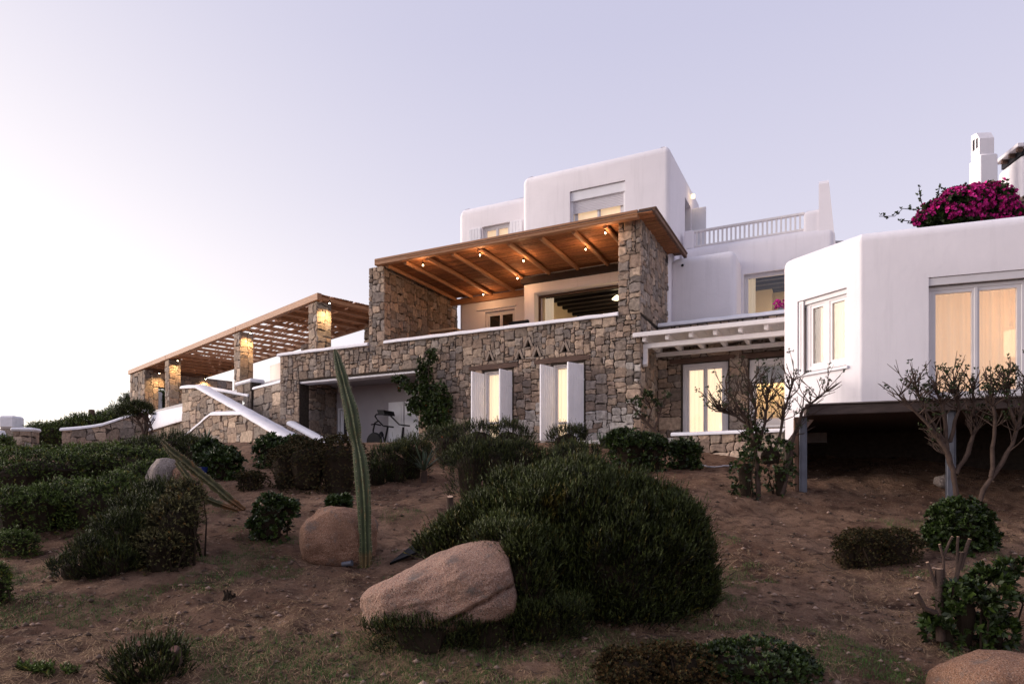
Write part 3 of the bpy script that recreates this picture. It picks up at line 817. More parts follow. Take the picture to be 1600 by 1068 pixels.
# --- lower right wing of the upper storey, roof terrace with railing
fb = rblock(rect(.06, 2.04, 3.2, 4.9), 4.1, 7.34, .26, .20); fb = ob('front_block', fb, PLASTER, villa, sm=40)
m2 = MB(); m2.lathe([(.03, -.03), (.045, 0), (.03, .03)], (.45, 3.17, 7.05), 10); ob('camera_dome', m2, BLACK, fb)
pb = rblock(rect(.14, 4.70, 4.25, 9.0), 4.1, 8.0, .32, .18)
c2 = MB(); c2.box(2.12, 4.4, 4.1, 4.62, 4.9, 6.84); c2.box(1.7, 4.55, 4.6, 7.2, 4.45, 7.1)
pb = ob('roof_terrace_block', pb, PLASTER, villa, sm=40, cut=c2)
window(pb, 2.12, 4.4, 4.9, 6.84, 4.38, 1, .06, .08)
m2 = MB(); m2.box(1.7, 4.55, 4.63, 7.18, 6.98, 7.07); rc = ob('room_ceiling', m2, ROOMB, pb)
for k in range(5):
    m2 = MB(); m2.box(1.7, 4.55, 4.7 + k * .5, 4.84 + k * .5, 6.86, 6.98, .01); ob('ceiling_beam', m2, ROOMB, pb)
m2 = MB(); m2.box(1.71, 4.54, 7.12, 7.18, 4.46, 6.97); m2.box(1.705, 1.75, 4.64, 7.12, 4.46, 6.97); m2.box(1.76, 4.54, 4.64, 7.1, 4.455, 4.5); m2.box(1.76, 2.75, 6.3, 7.11, 4.5, 6.85); ob('room_wall', m2, ROOMW, pb)
curtain('pale curtain at one side of the window under the roof terrace railing', V, 2.16, 2.42, 4.72, 4.9, 6.8, CURT_W, .03, .1, seed=5)
lamp('upper_room_light', V.w(3.4, 5.4) + (5.6,), 30, (1, .76, .50), .12)
rl = MB(); rl.box(.5, 3.86, 4.57, 4.67, 8.52, 8.60, .015); rl.box(.5, 3.86, 4.58, 4.66, 8.03, 8.10, .012)
rail = ob('railing', rl, WHITEWOOD, villa)
for k in range(24):
    a = .60 + k * (3.86 - .60) / 24
    m2 = MB(); m2.box(a - .028, a + .028, 4.596, 4.644, 8.10, 8.52); ob('baluster', m2, WHITEWOOD, rail)
ob('parapet_pier', rblock(rect(.20, .52, 4.48, 4.9), 7.3, 8.60, .06, .05), PLASTER, villa, sm=40)
ob('parapet_pier', rblock(rect(3.84, 4.40, 4.34, 4.9), 7.3, 8.56, .16, .10), PLASTER, villa, sm=40)
m2 = MB(); hp = [(4.3, 7.3, 4.72), (6.6, 7.3, 4.72), (6.3, 7.72, 4.70), (4.75, 9.22, 4.55), (4.56, 9.36, 4.53), (4.40, 9.36, 4.53), (4.3, 9.25, 4.54)]
m2.add([(4.26, p, q) for p, q, w in hp] + [(w, p, q) for p, q, w in hp], [tuple(range(7)), tuple(range(13, 6, -1))] + [(i, 7 + i, 7 + (i + 1) % 7, (i + 1) % 7) for i in range(7)]); ob('parapet_horn', m2, PLASTER, villa, sm=30)
lay(pool, 285)

# ------------------------------------------------------------------ terrace pergola between the two stone walls
tp = thing('terrace_pergola', 'orange lit timber pergola with reed ceiling between two stone walls on the terrace', 'pergola', V, (-4.5, 1.5, 4.2))
pool = []
m2 = MB(); m2.box(-.58, 0.0, 0.0, 3.2, 4.3, 7.52); pr = ob('stone_pillar', m2, MORTAR, tp)
rubble(pool, pr, -.61, .03, 4.86, 7.52, front(0.0), 21, .085); rubble(pool, pr, -.03, 3.2, 4.9, 7.52, sideR(0.0), 22, .085)
m2 = MB(); m2.box(-9.11, -8.53, 0.0, 4.6, 4.3, 7.42); pl_ = ob('stone_wing_wall', m2, MORTAR, tp)
rubble(pool, pl_, -9.14, -8.50, 4.80, 7.42, front(0.0), 23, .085); rubble(pool, pl_, -.03, 4.6, 4.8, 7.42, sideR(-8.53), 24, .09)
lay(pool, 290)
m2 = MB(); m2.box(-8.62, .05, -.40, -.22, 7.32, 7.53, .015); fbm = ob('front_beam', m2, WOOD, tp)
m2 = MB(); m2.box(-8.52, -4.95, 4.05, 4.23, 7.12, 7.32, .015); ob('back_beam', m2, WOOD, tp)
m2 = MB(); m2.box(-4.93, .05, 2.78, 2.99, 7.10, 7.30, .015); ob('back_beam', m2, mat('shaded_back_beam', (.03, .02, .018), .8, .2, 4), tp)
for a in (-8.25, -7.55, -6.72, -5.80, -4.88, -3.87, -2.85, -1.84, -.92):
    m2 = MB(); b1 = 4.04 if a < -4.9 else 2.77
    m2.tube([(a, -.215, 7.32), (a, 1.2, 7.33), (a, b1, 7.31)], [.068, .072, .066], 10); ob('rafter', m2, WOODB, tp, sm=50)
m2 = MB(); m2.box(.05, .52, -.30, 3.6, 7.52, 7.56); m2.box(.40, .50, -.3, 3.6, 7.40, 7.52, .01); ob('verge_board', m2, mat('weathered_verge', (.15, .085, .055), .8, .25, 5, .3, 20), tp)
rr = np.random.RandomState(5); mbv = []; mbf = []; mbc = []
k = 0
for row in range(150):                                # reeds laid side by side
    b0 = -.40 + row * .031
    if b0 > 4.2: break
    a = -8.60
    a_end = .44 if b0 < 3.0 else -4.7
    while a < a_end:
        ln = rr.uniform(.9, 2.4); a1 = min(a + ln, a_end); z = 7.41 + rr.uniform(-.006, .008); r_ = rr.uniform(.012, .017); db = rr.uniform(-.008, .008)
        for aa in (a, a1):
            for q in range(4):
                th = q * math.pi / 2 + .3; mbv.append((aa, b0 + db + r_ * math.cos(th), z + r_ * math.sin(th)))
        mbf += [(k, k + 1, k + 5, k + 4), (k + 1, k + 2, k + 6, k + 5), (k + 2, k + 3, k + 7, k + 6), (k + 3, k, k + 4, k + 7)]
        t = rr.uniform(.65, 1.25); mbc += [(t, t * rr.uniform(.92, 1.04), t * rr.uniform(.85, 1.05))] * 8
        k += 8; a = a1
of = OFF[tp.name]
put('reed_ceiling', npmesh('reed_ceiling', np.array(mbv) - np.array(of), np.array(mbf), mbc), REED, tp, kind='stuff')
m2 = MB(); m2.box(-8.60, .44, -.40, 2.98, 7.435, 7.47); m2.box(-8.60, -4.99, 2.98, 4.22, 7.435, 7.47); ob('roof_boarding', m2, RUST, tp)
for n_, (a, b) in enumerate([(-6.95, -.10), (-4.9, -.10), (-3.94, .94), (-4.86, 2.40), (-6.78, 3.53), (-1.87, .85), (-.95, -.10)]):
    h = thing('hanging_bulb', ['bare lit bulb close to the left stone wing wall under the front beam', 'lit bulb under the middle of the pergola front beam', 'lit bulb hanging mid ceiling on the fourth rafter',
        'lit bulb at the corner of the white block under the reed ceiling', 'lit bulb above the small terrace window', 'lit bulb on a rafter above the wide living room opening', 'lit bulb near the tall stone pillar'][n_], 'lamp', V, (a, b, 7.25), 'bulbs under the terrace pergola')
    m2 = MB(); m2.lathe([(.025, .04), (.028, 0), (.022, -.03)], (a, b, 7.22), 8); ob('socket', m2, BLACK, h)
    m2 = MB(); m2.lathe([(.010, 0), (.017, -.012), (.019, -.026), (.015, -.04), (.005, -.046)], (a, b, 7.19), 10); ob('bulb', m2, BULB, h, sm=60)
    lamp('bulb_light', V.w(a, b) + (7.02,), 13, (1, .53, .25), .05)
tb = thing('terrace_table', 'pale wooden bench top just showing above the terrace coping beside the wing wall', 'bench', V, (-7.4, 2.1, 4.2))
m2 = MB(); m2.box(-7.95, -6.9, 1.8, 2.3, 5.56, 5.63, .01); ob('top', m2, mat('light_wood', (.42, .28, .17), .6, .15, 4, stretch=(1, 6, 6)), tb)
for x in (-7.8, -7.05): m2 = MB(); m2.box(x - .04, x + .04, 2.0, 2.1, 4.2, 5.56); ob('leg', m2, WOOD, tb)
tb = thing('outdoor_sofa', 'dark low sofa back showing above the terrace coping', 'sofa', V, (-4.72, 2.2, 4.2))
m2 = MB(); m2.box(-5.1, -4.36, 2.2, 2.3, 4.8, 5.70, .03); ob('backrest', m2, BLACK, tb)
m2 = MB(); m2.box(-5.1, -4.36, 1.6, 2.2, 4.35, 4.75, .04); ob('seat', m2, BLACK, tb)
for x in (-5.05, -4.41): m2 = MB(); m2.box(x - .03, x + .03, 1.65, 1.71, 4.2, 4.35); ob('leg', m2, BLACK, tb)

# ------------------------------------------------------------------ white veranda
vp = thing('veranda_awning', 'white painted timber veranda roof over the glazed door beside the annex', 'veranda', V, (1.8, .8, FL))
m2 = MB(); m2.box(-.16, 4.1, -.16, -.06, 4.20, 4.32, .012); ob('fascia', m2, WHITEWOOD, vp)
for k in range(14):
    m2 = MB(); a0 = -.14 + k * .30; m2.box(a0 + .003, a0 + .297, -.055, 1.82, 4.245, 4.27); ob('roof_board', m2, WHITEWOOD, vp)
m2 = MB(); m2.box(0.04, 4.1, .12, .24, 3.93, 4.06, .012); ob('front_beam', m2, WHITEWOOD, vp)
m2 = MB(); m2.box(0.03, 4.1, 1.55, 1.66, 3.96, 4.075, .012); ob('wall_beam', m2, WHITEWOOD, vp)
for k in range(7):
    a = .12 + k * .62; m2 = MB(); m2.box(a - .05, a + .05, -.04, 1.80, 4.08 if k % 2 else 4.082, 4.243, .01); ob('rafter', m2, WHITEWOOD, vp)
m2 = MB(); m2.prism([(.12, 3.93), (.24, 3.93), (.24, 3.62), (.21, 3.50), (.15, 3.44), (.08, 3.50), (.10, 3.58), (.13, 3.64)], lambda p, q, d: (d, p, q), .05, .16); ob('bracket', m2, WHITEWOOD, vp)
m2 = MB()
for a in (.35, 1.35, 2.35, 3.3): m2.lathe([(.02, 0), (.02, .02)], (a, -.10, 4.32), 8)
ob('roof_bolt', m2, STEEL, vp)

# ------------------------------------------------------------------ white annex on its deck
an = thing('annex', 'white plastered annex with a splayed corner raised on a dark deck over the slope', 'house', R, (3, 3, 0))
def tr(fr, a, b):
    x, y = fr.w(a, b); dx, dy = x - R.o[0], y - R.o[1]
    return (dx * R.a[0] + dy * R.a[1], dx * R.b[0] + dy * R.b[1])
c1 = tr(C, -1.66, 0); v1 = tr(V, 3.95, 1.80)
blk = rblock([(0, 0), (7, 0), (7, 5.2), v1, c1], 1.62, 4.68, .20, .035)
c2 = MB(); c2.box(1.06, 4.2, -.3, .24, 1.6, 3.74); c2.box(1.0, 5.0, .22, 2.6, 1.66, 4.0)
q = [tr(C, a, b) for a, b in ((-1.35, -.4), (-.28, -.4), (-.28, .26), (-1.35, .26))]
c2.prism(q, lambda x, y, d: (x, y, d), 2.32, 3.75)
bw = ob('white_walls', blk, PLASTER, an, sm=40, cut=c2)
fm = window(bw, 1.06, 2.52, 1.63, 3.60, .10, 2, .075, .1)
window(bw, 2.525, 4.2, 1.63, 3.60, .10, 2, .075, .1)
m2 = MB(); m2.box(1.06, 4.2, .02, .235, 3.60, 3.735, .006); m2.box(1.06, 4.2, .06, .10, 3.60, 3.625); ob('shutter_box', m2, FRAMEW, bw)
m2 = MB(); m2.box(1.02, 4.98, 2.5, 2.58, 1.67, 3.98); ob('room_wall', m2, ROOMW, bw)
# corner window, in the splayed face
cw = MB()
def cbox(mb_, a0, a1, b0, b1, z0, z1):
    q = [tr(C, a, b) for a, b in ((a0, b0), (a1, b0), (a1, b1), (a0, b1))]
    mb_.prism(q, lambda x, y, d: (x, y, d), z0, z1)
for a0, a1, z0, z1 in ((-1.35, -.28, 3.62, 3.66), (-1.22, -.28, 2.36, 2.44), (-1.22, -1.12, 2.44, 3.62), (-.34, -.28, 2.44, 3.62), (-.80, -.70, 2.44, 3.62)): cbox(cw, a0, a1, .09, .17, z0, z1)
for a0, a1 in ((-1.12, -.80), (-.70, -.34)):
    for p in ((a0, a0 + .05, 2.44, 3.62), (a1 - .05, a1, 2.44, 3.62)): cbox(cw, p[0], p[1], .10, .16, p[2], p[3])
    cbox(cw, a0 + .05, a1 - .05, .10, .16, 2.44, 2.50); cbox(cw, a0 + .05, a1 - .05, .10, .16, 3.56, 3.62)
wf = ob('window', cw, FRAMEW, bw)
for a0, a1 in ((-1.075, -.845), (-.655, -.385)):
    p = MB(); cbox(p, a0, a1, .125, .132, 2.495, 3.565); ob('pane', p, GLASS, wf)
p = MB(); cbox(p, -1.35, -.28, .05, .2, 3.66, 3.745); ob('shutter_box', p, FRAMEW, bw)
p = MB(); cbox(p, -1.41, -.24, -.05, .05, 2.27, 2.318); ob('window_sill', p, COPING, bw)
p = MB(); cbox(p, -1.335, -1.23, .02, .05, 2.33, 3.74); cbox(p, -1.30, -1.285, .012, .02, 2.33, 3.70); ob('shutter_guide', p, FRAMEW, bw)
p = MB(); cbox(p, -1.34, -.97, .245, .257, 2.33, 3.74); ob('dark_jamb', p, mat('amber_drape', (.30, .15, .06), .8, .2, 3), bw)
curtain('pale lit curtain inside the small splayed window of the annex', C, -.99, -.28, .215, 2.33, 3.72, CURT_C, .012, .12, seed=6)
curtain('wide sheer peach curtain glowing behind the glazed doors of the annex', R, 1.08, 4.19, .62, 1.68, 3.9, CURT_P, .035, .16, seed=7)
fl = thing('drum_lamp', 'glowing drum shade lamp behind the sheer curtain of the annex', 'lamp', R, (2.75, 1.05, 1.66))
m2 = MB(); m2.lathe([(.16, 0), (.16, .03), (.02, .04), (.02, .75)], (2.75, 1.05, 1.66), 14); ob('stand', m2, BLACK, fl)
m2 = MB(); m2.lathe([(.26, 0), (.26, .42)], (2.75, 1.05, 2.50), 24); ob('lamp_shade', m2, LAMPGLOW, fl, sm=40)
lamp('drum_lamp_light', R.w(2.75, 1.05) + (3.1,), 30, (1, .66, .36), .15)
# deck, posts and void
m2 = MB(); m2.box(-.90, 7.2, -.10, .02, 1.41, 1.59, .012); ob('deck_beam', m2, RUST, an)
m2 = MB(); m2.box(-.92, 7.2, -.14, .05, 1.592, 1.618, .006); ob('deck_edge', m2, mat('deck_edge', (.20, .17, .16), .8, .2, 6), an)
m2 = MB(); m2.box(-.88, 7.0, .03, 5.2, 1.44, 1.60); ob('deck_slab', m2, RUST, an)
for a, z0 in ((-.95, -.25), (1.40, -.25), (4.2, -.3)):
    m2 = MB(); m2.box(a - .065, a + .065, -.03, .10, z0, 1.41, .006); m2.box(a - .03, a + .03, -.045, -.03, z0, 1.41); ob('post', m2, STEEL, an)
m2 = MB(); m2.box(-1.10, -1.02, .0, .25, -.3, 1.40, .01); ob('timber_post', m2, mat('brown_post', (.16, .09, .06), .8, .25, 5, .3, 20), an)
m2 = MB(); m2.box(-.98, 7.0, 4.6, 4.9, -.3, 1.44); m2.box(-1.12, -.98, 1.2, 4.9, -.4, 1.44); ob('dark_void_wall', m2, MORTAR, an)  # added near-black walls; their colour stands in for shade in the void
p = MB(); pts = [tr(C, -1.66, .02), tr(C, -1.05, .02), tr(C, -1.05, .3), tr(C, -1.66, .3)]
lo = [1.0, 1.60, 1.60, 1.0]
p.add([(x, y, z) for (x, y), z in zip(pts, lo)] + [(x, y, 1.64) for x, y in pts], [(3, 2, 1, 0), (4, 5, 6, 7), (0, 1, 5, 4), (1, 2, 6, 5), (2, 3, 7, 6), (3, 0, 4, 7)]); ob('wall_foot', p, PLASTER, an)
p = MB(); w0 = tr(C, -1.66, .05); p.prism([w0, (w0[0] + .12, w0[1]), (v1[0] + .12, v1[1]), v1], lambda x, y, d: (x, y, d), -.2, 1.63); ob('side_light_blocker', p, MORTAR, an)  # added wall, keeps light from leaking in beneath the annex
#PART2
# ================================================================== GARDEN PERGOLA, STAIRS, WALLS TO THE SIDE
TZ = 4.28
gpg = thing('garden_pergola', 'long timber pergola on spot lit rubble columns over the side terrace', 'pergola', L, (-10, 1.7, TZ))
pool = []
def column(a0, a1, b0, b1, z0, z1, seed, vis=True):
    m2 = MB(); m2.box(a0, a1, b0, b1, z0, z1); o = ob('stone_column', m2, MORTAR, gpg)
    rubble(pool, o, a0 - .03, a1 + .03, z0, z1, front(b0), seed, .12); rubble(pool, o, b0 - .03, b1, z0, z1, sideR(a1), seed + 50, .11)
    return o
for k, a in enumerate((0.0, -6.5, -15.1)): column(a - .28, a + .28, -.02, .54, 3.8, 6.90, 31 + k)
column(-21.3, -18.75, 0, .42, 3.8, 6.90, 35)
m2 = MB(); m2.box(-19.3, -18.78, .42, 4.9, 4.0, 6.80); c2 = MB(); c2.box(-19.5, -18.6, .7, 1.55, 4.5, 5.98)
ew = ob('stone_end_wall', m2, MORTAR, gpg, cut=c2)
rubble(pool, ew, .42, 4.9, 4.0, 6.80, sideR(-18.78), 36, .13, holes=[(.7, 1.55, 4.5, 5.98)])
for k, a in enumerate((-1.2, -6.5, -13.7)): column(a - .25, a + .25, 3.1, 3.6, 4.0, 6.88, 41 + k)
lay(pool, 290)
for a0, a1 in ((-21.4, -15.1), (-15.1, -6.5), (-6.5, .48)):
    m2 = MB(); m2.box(a0 + .004, a1 - .004, -.12, .06, 6.91, 7.16, .015); ob('front_beam', m2, WOOD, gpg)
m2 = MB(); m2.box(-21.2, .48, 3.38, 3.54, 6.90, 7.10, .015); ob('back_beam', m2, WOOD, gpg)
nj = 24
for k in range(nj):
    a = .34 - k * 21.4 / (nj - 1)
    m2 = MB(); m2.box(a - .055, a + .055, .065, 3.375, 6.955, 7.09, .012); ob('joist', m2, WOODB, gpg)
rr = np.random.RandomState(8); mbv = []; mbf = []; mbc = []; k = 0
for row in range(62):                                  # thin canes across the joists, with gaps where the sky shows
    b0 = -.02 + row * .057; a = -21.3 + rr.uniform(0, .5)
    while a < .45:
        ln = rr.uniform(.7, 2.2); a1 = min(a + ln, .46)
        mid_ = -14.2 < (a + a1) / 2 < -4.0
        if rr.rand() < (.42 if mid_ else .97):
            db = rr.uniform(-.015, .015); r_ = rr.uniform(.014, .022) if mid_ else rr.uniform(.024, .032)
            for aa in (a, a1):
                for q in range(4):
                    th = q * math.pi / 2 + .4; mbv.append((aa, b0 + db + r_ * math.cos(th), 7.112 + r_ * math.sin(th)))
            mbf += [(k, k + 1, k + 5, k + 4), (k + 1, k + 2, k + 6, k + 5), (k + 2, k + 3, k + 7, k + 6), (k + 3, k, k + 4, k + 7)]
            t = rr.uniform(.8, 1.4); mbc += [(t, t, t)] * 8; k += 8
        a = a1 if a1 < .455 else 1
put('cane_mat', npmesh('cane_mat', np.array(mbv) - np.array(OFF[gpg.name]), np.array(mbf), mbc), REED, gpg, kind='stuff')
SPOTS = [(.66, .26, 6.82, 'spot lamp on the column of the garden pergola nearest the villa'), (-5.84, .26, 6.82, 'spot lamp on the second pergola column from the villa'), (-14.44, .26, 6.82, 'spot lamp on the third pergola column from the villa'),
         (-18.3, .6, 6.7, 'spot lamp at the far end column beside the wall opening'), (-18.5, 3.2, 6.7, 'spot lamp washing the far end wall of the garden pergola'), (-13.4, 3.3, 6.8, 'spot lamp on the rear column seen behind the second one')]
for a, b, z, lb in SPOTS:
    h = thing('spot_lamp', lb, 'lamp', L, (a, b, z), 'spot lamps of the garden pergola')
    m2 = MB(); m2.tube([(a, b, z + .09), (a, b, z)], [.03, .04], 8); ob('housing', m2, BLACK, h)
    m2 = MB(); m2.lathe([(.034, 0), (.034, -.012), (.01, -.02)], (a, b, z), 10); ob('lens', m2, BULB, h)
    lamp('spot_light', L.w(a + .03, b) + (z - .05,), 130, (1, .64, .30), .04, spot=130, aim=(-.22 * L.a[0], -.22 * L.a[1], -1), blend=.9)
# terrace platform
m2 = MB(); m2.box(-24, -.45, -.55, 6.5, 3.9, TZ); m2.box(-24, -.5, -.5, 6.0, 1.2, 3.9); tag(ob('terrace_platform', m2, FLOORT, fr=L), 'pale side terrace platform under the garden pergola', 'terrace', kind='structure')

def wall_thing(name, label, cat, fr, at, poly, b0, b1, seed, cell=.11, cap=290, tint=None, back=MORTAR, holes=()):
    """free standing rubble wall: poly of (a, z) convex, front at b0, back at b1"""
    t = thing(name, label, cat, fr, at)
    m2 = MB(); m2.prism(poly, lambda p, q, d: (p, d, q), b0, b1); core = ob('wall_core', m2, back, t)
    up = sorted([p for p in poly if p[1] > min(q[1] for q in poly) + .05]); ux = [p[0] for p in up]; uz = [p[1] for p in up]
    top = lambda x: float(np.interp(x, ux, uz)); pl = None
    pool = []
    x0 = min(p[0] for p in poly); x1 = max(p[0] for p in poly); z0 = min(p[1] for p in poly); z1 = max(p[1] for p in poly)
    rubble(pool, core, x0, x1, z0, z1, front(b0), seed, cell, tint=tint, holes=holes, top=top, ax=1.75 if fr is L else 1.0)
    return t, core, pool, pl

# stair parapets
t, core, pool, pl = wall_thing('stair_wall', 'upper stone stair parapet with a long white sloping cap', 'wall', L, (-3, -1.9, 1.4), [(-7.25, 0.7), (2.45, 0.7), (2.45, 1.60), (-5.6, 4.20), (-7.25, 4.36)], -2.0, -1.65, 61, .10)
rubble(pool, core, -2.0, -1.65, 1.6, 1.62, sideR(2.45), 62, .12); lay(pool)
cp = MB(); coping_bar(cp, densify([(-7.32, -1.83, 4.36), (-5.6, -1.83, 4.20), (2.5, -1.83, 1.585)]), .29, .16); ob('coping', cp, COPING, t, sm=50)
t, core, pool, pl = wall_thing('stair_wall', 'lower front stone stair wall with a white cap bent at both ends', 'wall', L, (-2, -2.3, 1.4), [(-6.4, 0.7), (2.9, 0.7), (2.95, 1.52), (-.45, 2.68), (-3.2, 2.88), (-6.4, 2.06)], -2.42, -2.06, 63, .10)
lay(pool)
cp = MB(); coping_bar(cp, densify([(-7.6, -2.24, 1.72), (-6.4, -2.24, 2.05), (-3.2, -2.24, 2.88), (-.45, -2.24, 2.68), (3.0, -2.24, 1.51)]), .25, .16); ob('coping', cp, COPING, t, sm=50)
t, core, pool, pl = wall_thing('stair_wall', 'short stone stair wall with a white sloping cap against the stone facade', 'wall', L, (1.7, -1, 1.4), [(.3, 0.7), (3.0, 0.7), (3.0, 1.50), (.3, 2.40)], -1.16, -.9, 64, .12)
lay(pool)
cp = MB(); coping_bar(cp, densify([(.35, -1.03, 2.38), (3.05, -1.03, 1.49)]), .20, .14); ob('coping', cp, COPING, t, sm=50)
st = thing('staircase', 'pale concrete steps climbing between the stone stair walls', 'stairs', L, (-2.5, -1.4, 1.4))
n = 17
for k in range(n):
    a0 = 2.2 - k * .565; z1 = 1.45 + (k + 1) * (TZ - 1.45) / n
    m2 = MB(); m2.box(a0 - .565 + .002, a0, -1.645, -.92, 1.2, z1, .01); ob('step', m2, FLOORT, st)
t, core, pool, pl = wall_thing('side_wall', 'rubble wall with a white cap joining the villa facade to the stairs', 'wall', L, (-1.6, -.8, 1.4), [(-2.95, 0.7), (-.2, 0.7), (-.2, 3.98), (-2.95, 3.98)], -.9, -.6, 65, .11)
lay(pool)
cp = MB(); coping_bar(cp, densify([(-3.0, -.75, 3.98), (-.45, -.75, 3.98)]), .20, .13); ob('coping', cp, COPING, t, sm=50)
t, core, pool, pl = wall_thing('stone_pier', 'short stone pier with a flat white cap at the top of the stairs', 'pier', L, (-3.7, -.7, 3), [(-4.4, 2.6), (-3.1, 2.6), (-3.1, 4.28), (-4.4, 4.28)], -.92, -.5, 66, .11)
lay(pool)
m2 = MB(); m2.box(-4.5, -3.02, -1.0, -.42, 4.28, 4.42, .04); ob('coping', m2, COPING, t)
t, core, pool, pl = wall_thing('stair_kerb', 'low stone wall with thin white cap and step lights along the stairs', 'wall', L, (-5.5, -.9, 3), [(-7.9, 2.2), (-3.3, 2.2), (-3.3, 3.74), (-7.9, 4.58)], -.95, -.7, 67, .12)
lay(pool)
cp = MB(); coping_bar(cp, densify([(-7.95, -.83, 4.57), (-3.3, -.83, 3.73)]), .17, .12); ob('coping', cp, COPING, t, sm=50)
for a, z in ((-5.3, 3.75), (-3.7, 3.45)):
    m2 = MB(); m2.box(a - .09, a + .09, -.985, -.95, z, z + .17, .01); ob('step_light', m2, STEPGLOW, t)
m2 = MB(); m2.box(-6.69, -4.6, 1.5, 1.8, TZ, 5.72, .03); tag(ob('white_wall', m2, PLASTER, fr=L), 'plain white wall seen between the pergola and the villa corner', 'wall')
# rounded terrace wall with a tall white band
t, core, pool, pl = wall_thing('terrace_wall', 'stone retaining wall with a tall slanted white band under the pergola', 'wall', L, (-13, -1.2, 1.4), [(-17.6, 0.7), (-7.4, 0.7), (-7.4, 3.28), (-16.6, 2.95), (-17.6, 2.8)], -1.2, -.8, 68, .13)
lay(pool)
m2 = MB()
prof = [(-17.7, 2.80, 3.55), (-16.8, 2.9, 3.80), (-15.5, 2.98, 3.98), (-13.5, 3.06, 4.02), (-10.2, 3.18, 3.97), (-7.4, 3.26, 3.96)]
vs = []
for a, z0, z1 in prof: vs += [(a, -1.36, z0), (a, -1.38, z0 + .08), (a, -1.12, z1 - .06), (a, -1.02, z1), (a, -.86, z1 - .02), (a, -.78, z0)]
fs = [(i * 6 + j, i * 6 + (j + 1) % 6, (i + 1) * 6 + (j + 1) % 6, (i + 1) * 6 + j) for i in range(5) for j in range(6)] + [(5, 4, 3, 2, 1, 0), (30, 31, 32, 33, 34, 35)]
m2.add(vs, fs); ob('white_band', m2, COPING, t, sm=50)
# long rubble wall with rising cap, gate piers beyond
D = Frame(-20.15, 33.2, 4)
t, core, pool, pl = wall_thing('garden_wall', 'long rubble garden wall with a rising white cap and hedge behind', 'wall', D, (0, 0, 1.4), [(-1.65, 0.7), (2.2, 0.7), (2.2, 3.98), (.2, 3.25), (-1.65, 3.03)], 0, .4, 69, .14)
rubble(pool, core, 0, .4, .7, 3.0, lambda x, z, o: (-1.65 - o, x, z), 70, .14); lay(pool)
cp = MB(); coping_bar(cp, densify([(-1.75, .2, 3.02), (-.9, .2, 3.08), (.2, .2, 3.25), (2.3, .2, 4.0)]), .28, .17); ob('coping', cp, COPING, t, sm=50)
G = Frame(-24.4, 34, 8)
t, core, pool, pl = wall_thing('gate_pier', 'stone gate pier with a rounded white cap at the garden entrance', 'pier', G, (0, 0, 1.4), [(-.42, 0.7), (.42, 0.7), (.42, 3.08), (-.42, 3.08)], 0, .7, 71, .14)
rubble(pool, core, 0, .7, 1.2, 3.08, sideR(.42), 72, .14); lay(pool)
m2 = MB(); m2.box(-.52, .52, -.1, .8, 3.08, 3.27, .07); ob('coping', m2, COPING, t)
H_ = Frame(-29.6, 40, 0)
t = thing('white_pier', 'white capped pier standing beyond the stone gate pier', 'pier', H_, (0, 0, 1.4))
m2 = MB(); m2.box(-.40, .40, 0, .8, .7, 3.8); ob('shaft', m2, STONE, t, cols=True)
m2 = MB(); m2.box(-.46, .46, -.06, .86, 3.8, 4.55, .10); ob('cap', m2, COPING, t)
m2 = MB(); m2.box(-29.1, -25.2, 41, 41.4, .7, 3.95); m2.box(-29.1, -25.2, 40.9, 41.5, 3.95, 4.08, .03); tag(ob('boundary_wall', m2, mat('pale_far_wall', (.36, .30, .27), .9, .12, 3)), 'low pale boundary wall running behind the gate pier', 'wall')
m2 = MB(); coping_bar(m2, densify([(-24.1, 33.2, 1.9), (-22.9, 33.0, 1.86), (-22.3, 32.9, 1.72)]), .22, .17); m2.box(-24.1, -22.4, 32.95, 33.35, .8, 1.9); tag(ob('low_kerb_wall', m2, COPING, sm=50), 'low rounded white kerb wall at the foot of the gate pier', 'wall')
m2 = MB(); m2.prism([(-26.2, .7), (-25.35, .7), (-25.5, 2.6), (-25.7, 3.15), (-26.2, 3.25)], lambda p, q, d: (p, d, q), 34.2, 34.6); tag(ob('white_buttress', m2, COPING), 'white sloping buttress at the edge of the garden entrance', 'wall')
m2 = MB(); coping_bar(m2, densify([(-17.9, 31.5, 1.62), (-16.6, 30.9, 2.35)]), .2, .2); tag(ob('sloping_kerb', m2, COPING, sm=50), 'short white sloping kerb among the shrubs below the stone terrace wall', 'kerb')
m2 = MB(); m2.lathe([(.16, 0), (.16, 1.5), (.13, 1.55)], (-23.4, 38, 3.1), 10); tag(ob('wooden_post', m2, LINTEL), 'round brown post rising above the entrance hedge', 'post')
m2 = MB(); coping_bar(m2, densify([(-24.6, 41.2, 4.15), (-23.5, 41.2, 4.5), (-22.9, 41.2, 5.0), (-22.4, 41.2, 5.7), (-21.9, 41.2, 5.95), (-21.2, 41.2, 5.95)], .3), .2, .14)  # white rim shaped to stand in for the halo above the hedge
m2.prism([(-24.6, .7), (-21.2, .7), (-21.2, 5.95), (-21.9, 5.95), (-22.4, 5.7), (-22.9, 5.0), (-23.5, 4.5), (-24.6, 4.15)], lambda p, q, d: (p, d, q), 41.05, 41.35)
tag(ob('halo_rim', m2, COPING, sm=50), 'added white rim standing for the bright halo along the rising hedge top', 'wall')

